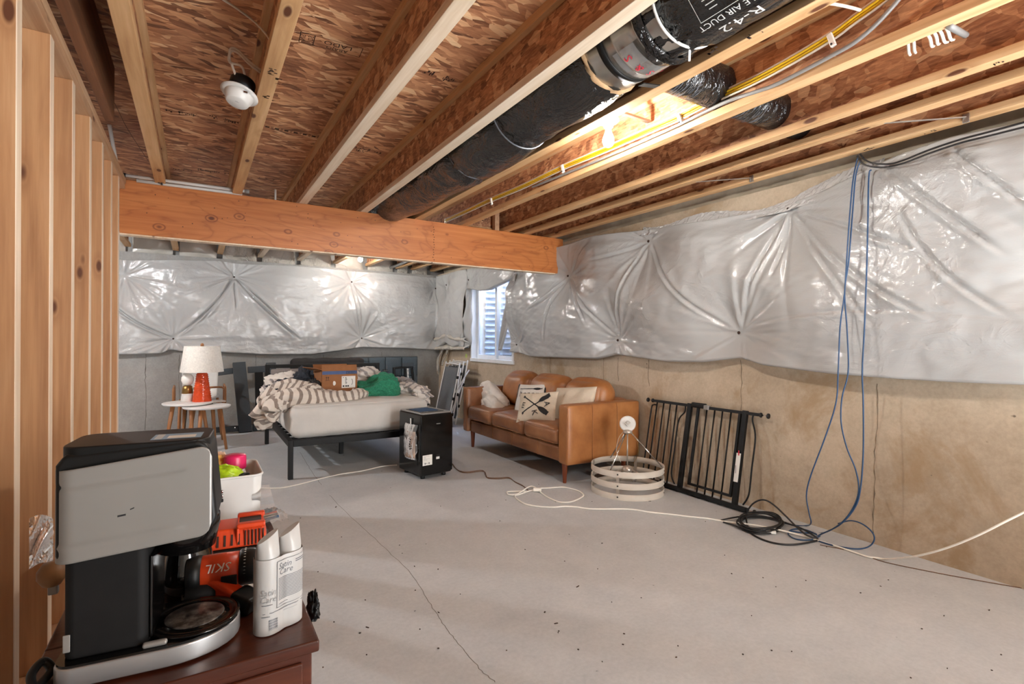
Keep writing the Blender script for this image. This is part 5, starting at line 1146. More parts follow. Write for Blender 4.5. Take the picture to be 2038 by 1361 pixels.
for (u, v, u2, v2) in ((484, 805, 489, 800), (498, 799, 503, 803), (503, 808, 505, 815)): a, b = onY(u, v, 7.435), onY(u2, v2, 7.435); sc_.tube([a, b], .003, 4)
sc_.build('scuff', MT['paper'], br, True)
# black soft panel and slate headboard panels behind the bed
sp = thing('padded_panel', 'black wrinkled fabric covered panel standing behind the bed headboard', 'panel', (1.6, 7.55, 0))
mb = MB()
for g, fl in rcube((1.60, 7.58, .46), (.50, .06, .455), .04, 24, (0, .02, .01)): mb.grid(g+(.012*fbm(g*np.array([2.5, 1, .8]), 90, 2.4, 3))[..., None]*np.array([0, 1., .4]), flip=fl)
mb.build('cover', MT['black_fab'], sp, True)
hp = thing('upholstered_headboard', 'large blue grey headboard with square tufted panels leaning on the back wall', 'headboard', (2.45, 7.66, 0))
MB().box(1.93, 2.985, 7.69, 7.75, .0, .925).build('backing', MT['slate'], hp, True, bevel=.01)
for i in range(4):
    for j in range(3):
        x0 = 1.94+i*.26; z0 = .04+j*.293; mb = MB(); add_rcube(mb, (x0+.129, 7.685, z0+.145), (.128, .022, .144), .018, 8, (0, .008, 0)); mb.build('panel', MT['slate_fab'], hp, True)
bk2 = thing('metal_bracket_frame', 'black metal bracket frame with a perforated white strip in front of the slate headboard', 'frame', (2.5, 7.2, 0))
def BB(a, b, w, h, nm, mk):
    a, b = onY(*a, 7.2), onY(*b, 7.2)
    if a[2]-b[2] > .2: b = a+(b-a)*(a[2]/(a[2]-b[2]))
    return MB().bar(a, b, w, h, (0, -1, 0)).build(nm, MT[mk], bk2, True, bevel=.003)
BB((782, 733), (822, 729), .03, .03, 'top_bar', 'black_metal'); BB((784, 733), (786, 800), .03, .04, 'upright', 'black_metal'); BB((811, 733), (814, 800), .03, .02, 'perforated_strip', 'white'); BB((806, 733), (808, 800), .03, .03, 'upright', 'black_metal'); BB((819, 732), (828, 800), .03, .025, 'upright', 'black_metal'); BB((824, 728), (830, 800), .04, .04, 'upright', 'slate'); BB((800, 726), (822, 726), .05, .04, 'clamp', 'slate')
mb = MB(); [mb.lathe([(.006, 0), (.006, .002), (0, .002)], 8, onY(812+i*.4, 738+i*8, 7.178), [[1, 0, 0], [0, 0, -1], [0, 1, 0]]) for i in range(7)]; mb.build('holes', MT['ink'], bk2, True)
cl2 = thing('rail_clamp', 'black rail clamp pair standing between headboard post and bracket frame', 'clamp', onY(760, 745, 7.2)*np.array([1, 1, 0]))
for u0 in (753, 764, 769): MB().bar(onY(u0, 735, 7.22), onY(u0+2, 735, 7.22)*np.array([1, 1, 0]), .03, .035, (0, -1, 0)).build('upright', MT['black_metal'], cl2, True, bevel=.003); MB().lathe([(.022, 0), (.022, .03), (.012, .04)], 10, onY(u0, 739, 7.2), [[1, 0, 0], [0, 0, -1], [0, 1, 0]]).build('knob', MT['slate'], cl2, True)

# ------------------------------------------------------------------ side tables, lamps, chair
def side_table(c, r, h, rot, lab):
    t = thing('side_table', lab, 'table', (c[0], c[1], 0), rot, 'round nesting side tables')
    MB().lathe([(0, -.022), (r-.012, -.022), (r, -.012), (r, -.002), (r-.006, 0), (0, 0)], 48, (0, 0, h)).build('table_top', MT['white_paint'], t)
    for k in range(4):
        a = k*PI/2+PI/4; MB().tube([(r*.58*math.cos(a), r*.58*math.sin(a), h-.02), (r*.88*math.cos(a), r*.88*math.sin(a), 0)], [.022, .013], 10).build('leg', MT['oak'], t)
    return t
T1 = onZ(412, 807, .47); side_table(T1, .225, .47, .35, 'front round white side table with tapered wooden legs, under the orange lamp')
T2 = onZ(378, 803, .50); side_table(T2+np.array([-.02, .16, 0]), .235, .50, 1.0, 'round white topped side table behind, holding the small globe lamp')
LB_ = onZ(402, 804, .47); lm = thing('table_lamp', 'orange hobnail table lamp with a tapered white shade', 'lamp', (LB_[0], LB_[1], .47))
def hob(i, j): return .0075*np.maximum(0, np.cos(i*PI/3))**2*np.maximum(0, np.cos((j+3*((i//6) % 2))*PI/3))**2*(np.cos(i*PI/3) > 0)
zz = np.linspace(0.012, .325, 81); rr_ = .094-.042*(zz/.325)**1.0
prof = [(.0, 0), (.088, 0), (.094, .008)]+[(r, z) for r, z in zip(rr_, zz)]+[(.046, .333), (.018, .340), (0, .340)]
MB().lathe(prof, 96, (0, 0, .006), None, True, lambda i, j: np.where((i > 3) & (i < 82), hob(i-3, j), 0)).build('base', MT['orange_lamp'], lm)
MB().lathe([(.0, 0), (.105, 0), (.107, .004), (.1, .008), (0, .008)], 40).build('foot', MT['smoke'], lm)
MB().lathe([(.012, .34), (.012, .40), (0, .40)], 14).build('neck', MT['brass'], lm)
prof_s = [(.205, .355), (.168, .63)]
mb = MB(); mb.lathe([(.207, .352), (.207, .358), (.170, .628), (.168, .632), (.165, .628), (.203, .356), (.207, .352)], 56); shd = mb.build('lamp_shade', MT['shade'], lm)
MB().tube([(.17*math.cos(t), .17*math.sin(t), .630) for t in np.linspace(0, 2*PI, 40, endpoint=False)], .003, 6, closed=True).build('shade_trim', MT['shade'], shd)
for k in range(3): a = k*2*PI/3; MB().tube([(0, 0, .62), (.167*math.cos(a), .167*math.sin(a), .625)], .0025, 5).build('spider', MT['brass'], shd)
MB().lathe([(.014, .625), (.018, .640), (.016, .655), (.008, .662), (0, .664)], 14).build('finial', MT['oak'], lm)
gl_ = onZ(377, 801, .5); sl = thing('globe_lamp', 'small white lamp with a globe bulb and brass band beside the orange lamp', 'lamp', (gl_[0]-.02, gl_[1]+.15, .5))
MB().lathe([(0, 0), (.062, 0), (.064, .004), (.055, .085)], 28).build('base', MT['white'], sl); MB().lathe([(.055, .085), (.046, .165), (.03, .172)], 28).build('band', MT['brass'], sl)
MB().lathe([(.02, .17), (.046, .19), (.060, .225), (.058, .262), (.036, .292), (0, .302)], 28).build('globe', MT['porcelain'], sl)
bkp = onZ(430, 801, .47); bo = thing('notebook', 'thin white notebook lying on the front side table behind the orange lamp', 'book', (bkp[0]-.02, bkp[1]+.06, .47), .3)
MB().box(-.10, .10, -.07, .07, 0, .012).build('pages', MT['paper'], bo); MB().box(-.102, .102, -.072, .072, .012, .015).build('cover', MT['white'], bo)
chr_ = thing('shell_chair', 'white shell chair with bent wooden arms behind the side tables', 'chair', onY(400, 850, 7.15)*np.array([1, 1, 0]))
cx = onY(375, 760, 7.15)[0]; cy = 7.15
G = np.zeros((18, 14, 3))
for i in range(18):
    for j in range(14):
        t = (j/13); a = (i/17-.5)*2.0; w_ = .20+.02*t
        z = .48+.34*max(0, t-.35)/.65; y = cy-.28+.34*min(1, t/.45)+.05*max(0, t-.45); G[i, j] = (cx+.12+w_*math.sin(a)*(1-.0*t), y-.10*(1-math.cos(a))*1.0, z+.05*(1-math.cos(a))*(1-t)*2)
MB().grid(G).build('seat_shell', MT['white'], chr_, True, solid=.012)
for dx in (-.14, .37):
    X_ = cx+dx; MB().tube(cr([(X_, cy-.25, .43), (X_, cy-.27, .56), (X_, cy-.24, .615), (X_, cy-.05, .62), (X_, cy+.08, .62), (X_, cy+.10, .55), (X_, cy+.09, .42)], 6), .011, 8).build('arm_loop', MT['oak'], chr_, True)
MB().tube(cr([(cx+.05, cy-.26, .615), (cx+.30, cy-.27, .62), (cx+.355, cy-.27, .60), (cx+.368, cy-.265, .56), (cx+.365, cy-.26, .46), (cx+.34, cy-.25, .43)], 6), .011, 8).build('front_bar', MT['oak'], chr_, True)
for dx, dy in ((-.08, -.22), (.30, -.22), (-.08, .1), (.30, .1)): MB().tube([(cx+dx, cy+dy, .46), (cx+dx*1.15, cy+dy*1.2, 0)], [.016, .012], 8).build('leg', MT['oak'], chr_, True)
MB().tube(cr([onY(u, v, 6.75) for u, v in ((346, 812), (344, 825), (342, 840), (338, 852), (335, 864))], 6), .004, 6).build('cord', MT['cable_grey'], sl, True)
MB().tube(cr([onY(u, v, 6.6) for u, v in ((372, 816), (371, 830), (368, 850), (365, 870), (366, 890))], 6), .004, 6).build('cord', MT['cable_black'], lm, True)

# ------------------------------------------------------------------ baby gate leaning on the wall
gt = thing('baby_gate', 'black metal baby gate leaning on the concrete wall beside the blue cables', 'gate', (3.3, 2.7, 0))
HG = .69; XBt, XTp = 3.262, 3.385
def GP(y, z, off=0.0): return np.array([XBt+(XTp-XBt)*z/HG-off, y, z])
yT = lambda u: onX(u, 812, XTp-.02)[1]
def gy(u): # top-rail pixel column to gate y
    v = 795+(u-1283)*27/242; return onX(u, v, XTp-.005)[1]
def gb(nm, y0, z0, y1, z1, r, sq=False, w=None, par=None):
    a, b = GP(y0, z0), GP(y1, z1)
    if sq: return MB().bar(a, b, w or 2*r, 2*r, (-1, 0, .2)).build(nm, MT['black_metal'], par or gt, True, bevel=.002)
    return MB().tube([a, b], r, 8).build(nm, MT['black_metal'], par or gt, True)
yA, yZ = gy(1299), gy(1514); sh_ = -.005
gb('top_rail', yA, HG-.012, yZ, HG-.012, .011, True)
gb('bottom_rail', gy(1302), .022, gy(1508), .022, .022, True, .03)
bz0 = .04
def barp(u, kind='bar', r=.006): y = gy(u); return gb(kind, y, bz0, y, HG-.02, r)
for u in (1308, 1321, 1334, 1347): barp(u)
for u in (1407, 1422.5, 1438, 1455): barp(u)
y = gy(1364); MB().tube(cr([GP(y, HG-.02), GP(y, HG-.07), GP(y+.05, HG-.15), GP(y+.052, .30), GP(y+.052, .12), GP(y+.01, .05)], 6), .006, 8).build('bar', MT['black_metal'], gt, True)
y = gy(1300); MB().tube(cr([GP(gy(1307), HG-.045), GP(y-.005, HG-.05), GP(y+.01, HG-.09), GP(y+.012, .3), GP(y+.012, .05)], 6), .006, 8).build('bar', MT['black_metal'], gt, True)
y = gy(1499); MB().tube(cr([GP(y, HG-.02), GP(y, HG-.06), GP(y-.035, HG-.17), GP(y-.035, .30), GP(y-.035, .13), GP(y, .05)], 6), .006, 8).build('bar', MT['black_metal'], gt, True)
gb('post', gy(1373), .02, gy(1373), HG+.005, .014, True, .036); gb('post', gy(1483), .02, gy(1483), HG+.005, .014, True, .036)
dr = gb('door_frame', gy(1390), .085, gy(1390), HG-.02, .009, True, .02); gb('door_frame', gy(1473), .085, gy(1473), HG-.02, .009, True, .02); gb('door_rail', gy(1388), .085, gy(1475), .085, .009, True)
MB().obox(GP(gy(1392), HG, .01), (0, 1, 0), (1, 0, 0), (0, 0, 1), .065, .016, .019).build('latch', MT['black'], gt, True, bevel=.008); MB().obox(GP(gy(1408), HG-.008, .012), (0, 1, 0), (1, 0, 0), (0, 0, 1), .022, .013, .018).build('latch_tab', MT['silver'], gt, True, bevel=.004)
mb = MB(); mb.obox(GP(gy(1482.5), .295, .019), (0, 1, 0), (XTp-XBt, 0, HG), (1, 0, 0), .017, .145, .001); lb_ = mb.build('label', MT['paper'], gt, True)
MB().obox(GP(gy(1483), .385, .0205), (0, 1, 0), (0, 0, 1), (1, 0, 0), .004, .03, .0006).build('label_print', MT['ink_red'], gt, True)
MB().obox(GP(gy(1481), .26, .0205), (0, 1, 0), (0, 0, 1), (1, 0, 0), .002, .05, .0006).build('label_print', MT['ink_grey'], gt, True)
for yy_, z_ in ((yA, HG-.012), (yZ, HG-.012), (gy(1302), .022), (gy(1508), .022)):
    sg = 1 if yy_ > 2.6 else -1; q0 = GP(yy_, z_)
    MB().tube([q0, q0+np.array([0, sg*.055, 0])], .005, 8).build('adjuster_screw', MT['chrome'], gt, True)
    for d_, r_ in ((.0, .017), (.055, .019)): MB().lathe([(r_*.6, -.006), (r_, -.004), (r_, .004), (r_*.6, .006)], 14, q0+np.array([0, sg*d_, 0]), [[1, 0, 0], [0, 0, 1], [0, 1, 0]]).build('adjuster_knob', MT['black'], gt, True)

# ------------------------------------------------------------------ ring chandelier on the floor
c0 = (onZ(1160, 982, 0)+onZ(1337, 975, 0))/2; RC = .285; cc0 = np.array([c0[0]+.02, c0[1]+.03, 0])
ch = thing('ring_chandelier', 'drum chandelier of three pale metal rings resting on the floor by the sofa', 'chandelier', cc0)
for z in (.0, .082, .168): MB().lathe([(RC, z), (RC, z+.046), (RC-.004, z+.046), (RC-.004, z), (RC, z)], 72).build('ring', MT['greige'], ch)
for k in range(4):
    a = k*PI/2+.55; p = np.array([math.cos(a), math.sin(a), 0]); q_ = np.array([-math.sin(a), math.cos(a), 0])
    st_ = MB().obox(p*(RC-.008)+np.array([0, 0, .107]), p, q_, (0, 0, 1), .003, .011, .105).build('strap', MT['nickel'], ch)
    for z in (.023, .105, .191): MB().lathe([(.006, 0), (.006, .002), (0, .003)], 8, p*(RC+.001)+np.array([0, 0, z]), np.array([q_, [0, 0, 1], p]).T).build('rivet', MT['black'], st_)
apex = np.array([0, 0, .47])
for k in range(3):
    a = k*2*PI/3-.75; MB().tube([apex+np.array([.02*math.cos(a), .02*math.sin(a), 0]), (.265*math.cos(a), .265*math.sin(a), .205)], .0052, 8).build('rod', MT['chrome'], ch)
MB().tube([(0, 0, .19), apex], .0055, 8).build('stem', MT['nickel'], ch)
MB().lathe([(0, .13), (.022, .135), (.040, .155), (.042, .175), (.025, .195), (.008, .20)], 20).build('hub', MT['nickel'], ch)
for k in range(6):
    a = k*PI/3+.2; d_ = np.array([math.cos(a), math.sin(a), -.55]); d_ /= np.linalg.norm(d_); b_ = np.array([.03*math.cos(a), .03*math.sin(a), .16])
    MB().tube([b_, b_+d_*.035, b_+d_*.037, b_+d_*.10], [.007, .007, .019, .019], 12).build('socket', MT['nickel'], ch)
MB().lathe([(.036, -.012), (.038, 0), (.030, .014), (.008, .02)], 18, apex).build('swivel', MT['nickel'], ch)
view = np.array([cc0[0], cc0[1], 0]); view = view/np.linalg.norm(view); n3 = -view*.92+np.array([0, 0, .40]); n3 /= np.linalg.norm(n3); s3 = np.cross([0, 0, 1.], n3); s3 /= np.linalg.norm(s3); u3 = np.cross(n3, s3); M3 = np.array([s3, u3, n3]).T
MB().lathe([(0, -.02), (.058, -.02), (.064, -.012), (.064, 0), (.055, .004), (.0, .002)], 36, apex+np.array([0, 0, .062])+view*.01, M3).build('canopy', MT['white'], ch)
MB().tube(cr([apex+np.array([0, 0, .062])+M3@np.array(q) for q in ((.0, -.02, .004), (-.02, .0, .012), (0, .02, .014), (.02, .005, .016), (.0, -.01, .020), (-.012, .008, .022))], 5), .003, 6).build('coiled_wire', MT['nickel'], ch)
for s_ in (-1, 1): MB().tube(cr([apex+s3*.03*s_, apex+s3*.07*s_+np.array([0, 0, -.06]), apex+s3*(.085*s_)+np.array([0, 0, -.16]), apex+s3*.05*s_+np.array([0, 0, -.25])], 6), .0018, 5).build('wire', MT['cable_white'] if s_ < 0 else MT['brass'], ch)

# ------------------------------------------------------------------ dark chest in the foreground and what stands on it
ZT = .59
dx0, dx1, dy0, dy1 = -.245, .213, 1.07, 1.925
ds = thing('wooden_chest', 'dark red-brown wooden chest in the foreground under the coffee maker', 'chest', (0, 1.4, 0))
MB().box(dx0, dx1, dy0, 1.30, ZT-.024, ZT).build('top_board', MT['dresser'], ds, True, bevel=.004); MB().box(dx0, dx1, 1.302, 1.60, ZT-.024, ZT).build('top_board', MT['dresser'], ds, True, bevel=.004); MB().box(dx0, dx1, 1.602, dy1, ZT-.024, ZT).build('top_board', MT['dresser'], ds, True, bevel=.004)
MB().box(dx0+.012, dx1-.012, dy0+.012, dy1-.012, .05, ZT-.024).build('carcass', MT['dresser'], ds, True, bevel=.004)
MB().box(dx0+.03, dx1-.03, dy0+.004, dy0+.014, .32, ZT-.04).build('drawer_front', MT['dresser'], ds, True, bevel=.004); MB().box(dx0+.03, dx1-.03, dy0+.004, dy0+.014, .08, .30).build('drawer_front', MT['dresser'], ds, True, bevel=.004)
for x in (dx0+.04, dx1-.04):
    for y in (dy0+.04, dy1-.04): MB().box(x-.025, x+.025, y-.025, y+.025, 0, .05).build('foot', MT['dresser'], ds, True)
# coffee maker: local x runs along its length to the right, y away, z up
cm_a = math.radians(-6); cmk = thing('coffee_maker', 'silver and black coffee maker at the front of the dark wooden chest', 'coffee maker', (-.208, 1.130, ZT), cm_a)
def dshape(L, w, r, rl, n=16): # straight left end with small radii, round right end
    P = [(rl, 0)]
    for k in range(n+1): a = -PI/2+PI*k/n; P.append((L-r+r*math.cos(a), w/2+w/2*math.sin(a)))
    for k in range(7): a = PI/2+PI/2*k/6; P.append((rl+rl*math.cos(a), w-rl+rl*math.sin(a)))
    for k in range(7): a = PI+PI/2*k/6; P.append((rl+rl*math.cos(a), rl+rl*math.sin(a)))
    return P[:-1]
LB0, WB0 = .280, .185
MB().prism(dshape(LB0, WB0, .115, .03), .004, .038, None, False).build('base_band', MT['silver_band'], cmk, bevel=.003)
MB().prism([(x*.985+.002, y*.97+.003) for x, y in dshape(LB0, WB0, .115, .03)], .038, .042).build('base_top', MT['black_gloss'], cmk)
el = lambda a, b, n=48: [(a*math.cos(t), b*math.sin(t)) for t in np.linspace(0, 2*PI, n, endpoint=False)]
PX, PY = .200, .093
MB().lathe([(.078, .042), (.080, .046), (.074, .048), (.070, .045), (.055, .045), (.054, .047), (.0, .047)], 48, (PX, PY, 0)).build('warming_plate', MT['black_gloss'], cmk)
k_ = NM('worn_plate'); n_ = k_.noise(k_.coord(), 45.0, 5, .7); MT['worn'] = k_.fin(k_.ramp(n_, [(.42, S(18, 17, 17)), (.60, S(90, 86, 82)), (.7, S(140, 134, 128))]), .3)
MB().lathe([(.052, .0472), (.050, .0482), (.0, .0484)], 48, (PX, PY, 0)).build('plate_coating', MT['worn'], cmk)
MB().prism(rrect(.012, .135, .022, .165, .018, 5), .042, .26).build('column', MT['black_matte'], cmk, bevel=.003)
MB().box(.1352, .140, .03, .157, .05, .2).build('column_face', MT['black_gloss'], cmk, bevel=.002)
MB().box(.128, .166, .006, .017, .042, .052).build('power_switch', MT['silver'], cmk, bevel=.004)
MB().box(.014, .024, .0185, .0215, .058, .088).build('rating_label', MT['silver'], cmk, bevel=.001)
# head: black shell with a silver side panel
HX0, HX1, HZ0, HZ1 = .006, .254, .222, .395
def headpoly(x0, x1, zb0, zb1, z1, r1, r2): # side outline in x,z ; underside climbs to the right
    P = [(x0, zb0)]
    for k in range(7): a = -PI/2+PI/2*k/6; P.append((x1-r2+r2*math.cos(a), zb1+r2+r2*math.sin(a)))
    for k in range(7): a = PI/2*k/6; P.append((x1-r1+r1*math.cos(a)-.010, z1-r1+r1*math.sin(a)))
    P += [(x0+.012, z1-.012), (x0, z1-.03)]; return P
HP = headpoly(HX0, HX1-.010, .222, .238, .412, .03, .03)
MB().prism(HP, .004, .135, lambda x, y, h: (x, h, y)).build('head_shell', MT['black'], cmk, bevel=.008, seg=3)
# silver wrap panel: front face with a rounded left end going round the back
SP = headpoly(HX0-.002, HX1-.018, .198, .213, .378, .02, .026)
xs = np.linspace(HX0-.004, HX1-.018, 40); G = np.zeros((60, 14, 3)); 
def sp_pt(s_, t_): # s along the wrap: 0..1 front from right to left then round the corner
    L1 = HX1-.018-(HX0+.028); La = PI/2*.03; Lb = .11; q = s_*(L1+La+Lb)
    if q < L1: x, y = HX1-.018-q, .0
    elif q < L1+La: a = (q-L1)/.03; x, y = HX0+.028-.03*math.sin(a), .03-.03*math.cos(a)
    else: x, y = HX0-.002, .03+(q-L1-La)
    zb = np.interp(x, [HX0, HX1-.018], [.216, .236]); zt2 = np.interp(x, [HX0, HX1-.018], [.373, .402])
    e = min(1, max(0, (HX1-.018-x)/.022)); cz = .022*(1-math.sqrt(max(0, 1-(1-e)**2)))
    z = (zb+cz)+(zt2-cz-zb-cz)*t_; rid = 0
    for zc, sgn in ((.243, 1), (.345, -1)):
        zz_ = zc+(.018 if zc < .3 else .022)*(x-HX0)/.25; fade = sm(HX1-.055, HX1-.075, x); rid += sgn*.0022*math.exp(-((z-zz_)/.004)**2)*fade
    return (x, y-.002-rid, z)
G = np.array([[sp_pt(i/79, j/47) for j in range(48)] for i in range(80)])
MB().grid(G, flip=True).build('silver_panel', MT['silver'], cmk, solid=.004)
MB().prism([(x, y) for x, y in rrect(HX0+.004, HX1-.024, .006, .150, .03, 6)], .380, .4125).build('lid', MT['black'], cmk, bevel=.003)
ff = lambda a, b: np.array([a, b, .4130]); mb = MB(); add_quad(mb, .135, .215, .025, .085, ff); mb.build('sticker', MT['lcd'], cmk)
ff = lambda a, b: np.array([a, b, .4134]); mb = MB(); add_quad(mb, .160, .205, .032, .062, ff); [add_quad(mb, .140, .152, .03+i*.009, .036+i*.009, ff) for i in range(6)]; mb.build('sticker_print', MT['paper'], cmk)
mb = MB(); mb.obox((.10, -.0035, .29), (1, 0, .12), (0, 1, 0), (0, 0, 1), .006, .0006, .0016); mb.obox((.115, -.0035, .300), (1, 0, .4), (0, 1, 0), (0, 0, 1), .003, .0006, .001); mb.build('scratch', MT['ink'], cmk)
MB().lathe([(.05, .185), (.058, .225), (.058, .245)], 28, (.185, .1, 0)).build('brew_basket', MT['black_gloss'], cmk)
# carafe behind the plate
cf = thing('coffee_carafe', 'dark glass coffee carafe standing behind the warming plate under the machine head', 'carafe', (-.022, 1.395, ZT))
MB().lathe([(0, 0), (.052, 0), (.062, .02), (.064, .06), (.056, .11), (.046, .135), (.046, .14), (.043, .138)], 40).build('glass', MT['smoke'], cf); MB().lathe([(.046, .135), (.050, .14), (.050, .155), (.03, .165), (0, .166)], 32).build('lid', MT['black'], cf)
MB().tube(cr([(-.01, .045, .145), (-.01, .085, .14), (-.01, .092, .10), (-.01, .075, .04), (-.01, .06, .03)], 6), .009, 8).build('handle', MT['black'], cf)
# twin pack of shave gel cans
CA, CB = onZ(531, 1262, ZT), onZ(575, 1243, ZT); CA = np.array([.127, 1.158, ZT]); CB = np.array([.172, 1.180, ZT])
tp_ = thing('shaving_gel_pack', 'shrink wrapped pair of white spray cans at the right corner of the chest', 'can', (CA+CB)/2)
tp_.location = tuple((CA+CB)/2)
dcan = (CB-CA)/np.linalg.norm(CB-CA); ncan = np.array([dcan[1], -dcan[0], 0])  # towards the camera
for c_ in (CA, CB):
    lc = c_-(CA+CB)/2
    MB().lathe([(.021, 0), (.0235, .004), (.0245, .012), (.0245, .148), (.022, .156)], 32, lc).build('can', MT['canwhite'], tp_)
    G = np.zeros((14, 33, 3))
    for i in range(14):
        t = i/13; 
        for j in range(33):
            a = 2*PI*(j % 32)/32; px_, py_ = math.cos(a), math.sin(a); wv = (1-.62*t**1.6); G[i, j] = lc+np.array([0, 0, .154+.040*t+.010*t*px_])+dcan*(.0232*px_*(1-.05*t))+ncan*(.0232*py_*wv)
    mb = MB(); mb.grid(G, flip=True); mb.add(G[-1, :32], [tuple(range(32))]); mb.build('cap', MT['canwhite'], tp_)
# wrap film round both, with a printed back label
def wrap(a, z, off=.0012): # a: arc length along the hull starting at the right end of the flat front, running left
    R_ = .0247+off; D_ = np.linalg.norm(CB-CA); h = D_/2
    if a < D_: l, n2 = h-a, R_
    else: th = (a-D_)/R_; l, n2 = -h-R_*math.sin(th), R_*math.cos(th)
    dip = .0035*math.exp(-((l)/.010)**2) if a < D_ else 0
    return dcan*l+ncan*(n2-dip)+np.array([0, 0, z])
D_ = np.linalg.norm(CB-CA); aR = -.028
def wrapx(a, z, off=.0012):
    if a < 0: R_ = .0247+off; th = -a/R_; return dcan*(D_/2+R_*math.sin(th))+ncan*(R_*math.cos(th))+np.array([0, 0, z])
    return wrap(a, z, off)
G = np.array([[wrapx(-.055+.165*i/47, .002+.152*j/9) for j in range(10)] for i in range(48)]); MB().grid(G, flip=False).build('wrap', MT['canwhite'], tp_)
lab_ = MB(); Gl = np.array([[wrapx(-.026+.072*i/23, .052+.094*j/4, .0018) for j in range(5)] for i in range(24)]); lab_.grid(Gl); lab_.build('label', MT['canwhite'], tp_)
pr = MB(); WF = lambda off=.0024: (lambda x, y: wrapx(.010-x, y, off))   # x grows to the right in the picture
w_ = WF()
def line(x0, x1, z, h): add_quad(pr, x0, x1, z, z+h, w_, 6)
for z in (.052, .145): line(-.036, .036, z, .0009)
for x in (-.036, .0352): add_quad(pr, x, x+.0009, .052, .146, w_)
rg = np.random.default_rng(2)
for i in range(15): line(-.032, .030-.02*rg.random()*(i % 4 == 3), .066+i*.0031, .0012)
for i in range(2): line(.006, .030, .133+i*.004, .0018)
line(-.032, -.01, .058, .001); line(-.064, .045, .046, .0012); line(-.066, -.045, .063, .0012); line(-.066, -.05, .040, .0012)
for i in range(5): line(-.02, .01-.004*i, .040-0*i, .0004)
add_text(pr, 'Satin', .017, lambda a, b: w_(-.018+a, .134+b), .9, .3); add_text(pr, 'Care', .017, lambda a, b: w_(-.016+a, .122+b), .9, .3)
for i in range(12): add_quad(pr, -.050+i*.0016, -.050+i*.0016+(.0011 if i % 3 else .0006), .012, .032, w_) if False else add_quad(pr, -.052, -.034, .012+i*.0018, .012+i*.0018+(.0012 if i % 3 else .0006), w_)
pr.build('label_print', MT['ink_grey'], tp_)
pg_ = MB(); add_text(pg_, 'Satin', .018, lambda a, b: w_(-.054+a, .088+b), .9, .3); add_text(pg_, 'Care', .018, lambda a, b: w_(-.054+a, .074+b), .9, .3); pg_.build('can_print', MT['faint'], tp_)
# cordless drill lying behind the cans
dl = thing('cordless_drill', 'orange and black cordless drill lying on its box behind the spray cans', 'drill', (.050, 1.335, ZT+.012), math.radians(-8))
MxX = np.array([[0, 0, 1], [1, 0, 0], [0, 1, 0]])
MB().lathe([(0, -.062), (.026, -.06), (.036, -.045), (.037, .0), (.036, .040)], 32, (-.0, 0, .062), MxX).build('motor_housing', MT['orange'], dl)
MB().lathe([(.037, -.062), (.039, -.05), (.038, -.034), (.036, -.034)], 32, (-.002, 0, .062), MxX).build('rear_cap', MT['black'], dl)
MB().lathe([(.036, .038), (.040, .042), (.039, .068), (.034, .078), (.026, .082), (.024, .11), (.012, .125), (0, .126)], 32, (0, 0, .062), MxX).build('clutch_collar', MT['black'], dl)
tk_ = MB()
for k in range(18):
    a = PI+k*PI/17*1.0; tk_.lathe([(.0022, 0), (.0022, .0008), (0, .0008)], 6, (.050, .0395*math.cos(a-PI/2*0), .062+.0395*math.sin(a+PI)), np.array([[1, 0, 0], [0, math.sin(a), math.cos(a)], [0, 0, 1]]))
tk_.build('clutch_marks', MT['paper'], dl)
hdl = MB(); hdl.bar((-.022, -.01, .048), (.045, -.055, .012), .040, .036); hdl.build('grip', MT['orange'], dl, bevel=.01, seg=3)
MB().bar((.035, -.045, .018), (.075, -.075, .004), .05, .04).build('battery', MT['black'], dl, bevel=.008)
MB().lathe([(0, -.03), (.03, -.028), (.034, .0), (.03, .03), (0, .032)], 24, (-.035, -.022, .018), MxX).build('grip_pad', MT['black_matte'], dl)
MB().obox((.02, -.0365, .05), (1, 0, 0), (0, 1, 0), (0, 0, 1), .016, .002, .012).build('selector', MT['black'], dl, bevel=.002)
sk = MB(); add_text(sk, 'SKIL', .026, lambda a, b: np.array([.0-a*1.0, -.0378*math.cos(.55-b/.0375), .062+.0378*math.sin(.55-b/.0375)]), 1.05, .25); sk.build('lettering', MT['paper'], dl)
bx_ = thing('booklet', 'white and black printed leaflet under the cordless drill', 'booklet', (.05, 1.33, ZT), math.radians(-6)); MB().box(-.075, .095, -.045, .085, 0, .010).build('pages', MT['paper'], bx_, bevel=.002)
mb = MB(); mb.box(-.02, .06, -.0455, -.044, .003, .008); mb.build('print', MT['ink'], bx_); mb = MB(); [mb.box(-.07+.0*i, -.03, -.035+.02*i, -.028+.02*i, .010, .0105) for i in range(5)]; mb.build('print', MT['ink_grey'], bx_)
# battery charger
cg = thing('battery_charger', 'orange battery charger with vent slots on a black base behind the drill', 'charger', (.075, 1.665, ZT), math.radians(-5))
MB().box(-.125, .11, -.075, .07, 0, .024).build('base', MT['black'], cg, bevel=.008)
pts8 = [(-.12, -.07, .024), (.105, -.07, .024), (.105, .065, .024), (-.12, .065, .024), (-.085, -.045, .072), (.095, -.055, .072), (.095, .05, .072), (-.085, .05, .072)]
MB().add(pts8, [(3, 2, 1, 0), (4, 5, 6, 7), (0, 1, 5, 4), (1, 2, 6, 5), (2, 3, 7, 6), (3, 0, 4, 7)]).build('shell', MT['orange'], cg, bevel=.006, seg=2)
vt = MB(); 
for i in range(8): x = -.085+i*.017; vt.bar((x, -.068, .032), (x, -.056, .058), .005, .006)
for i in range(6): x = .050+i*.009; vt.bar((x, -.070, .028), (x, -.060, .066), .003, .005)
vt.build('vent_slots', MT['ink_brown'], cg)
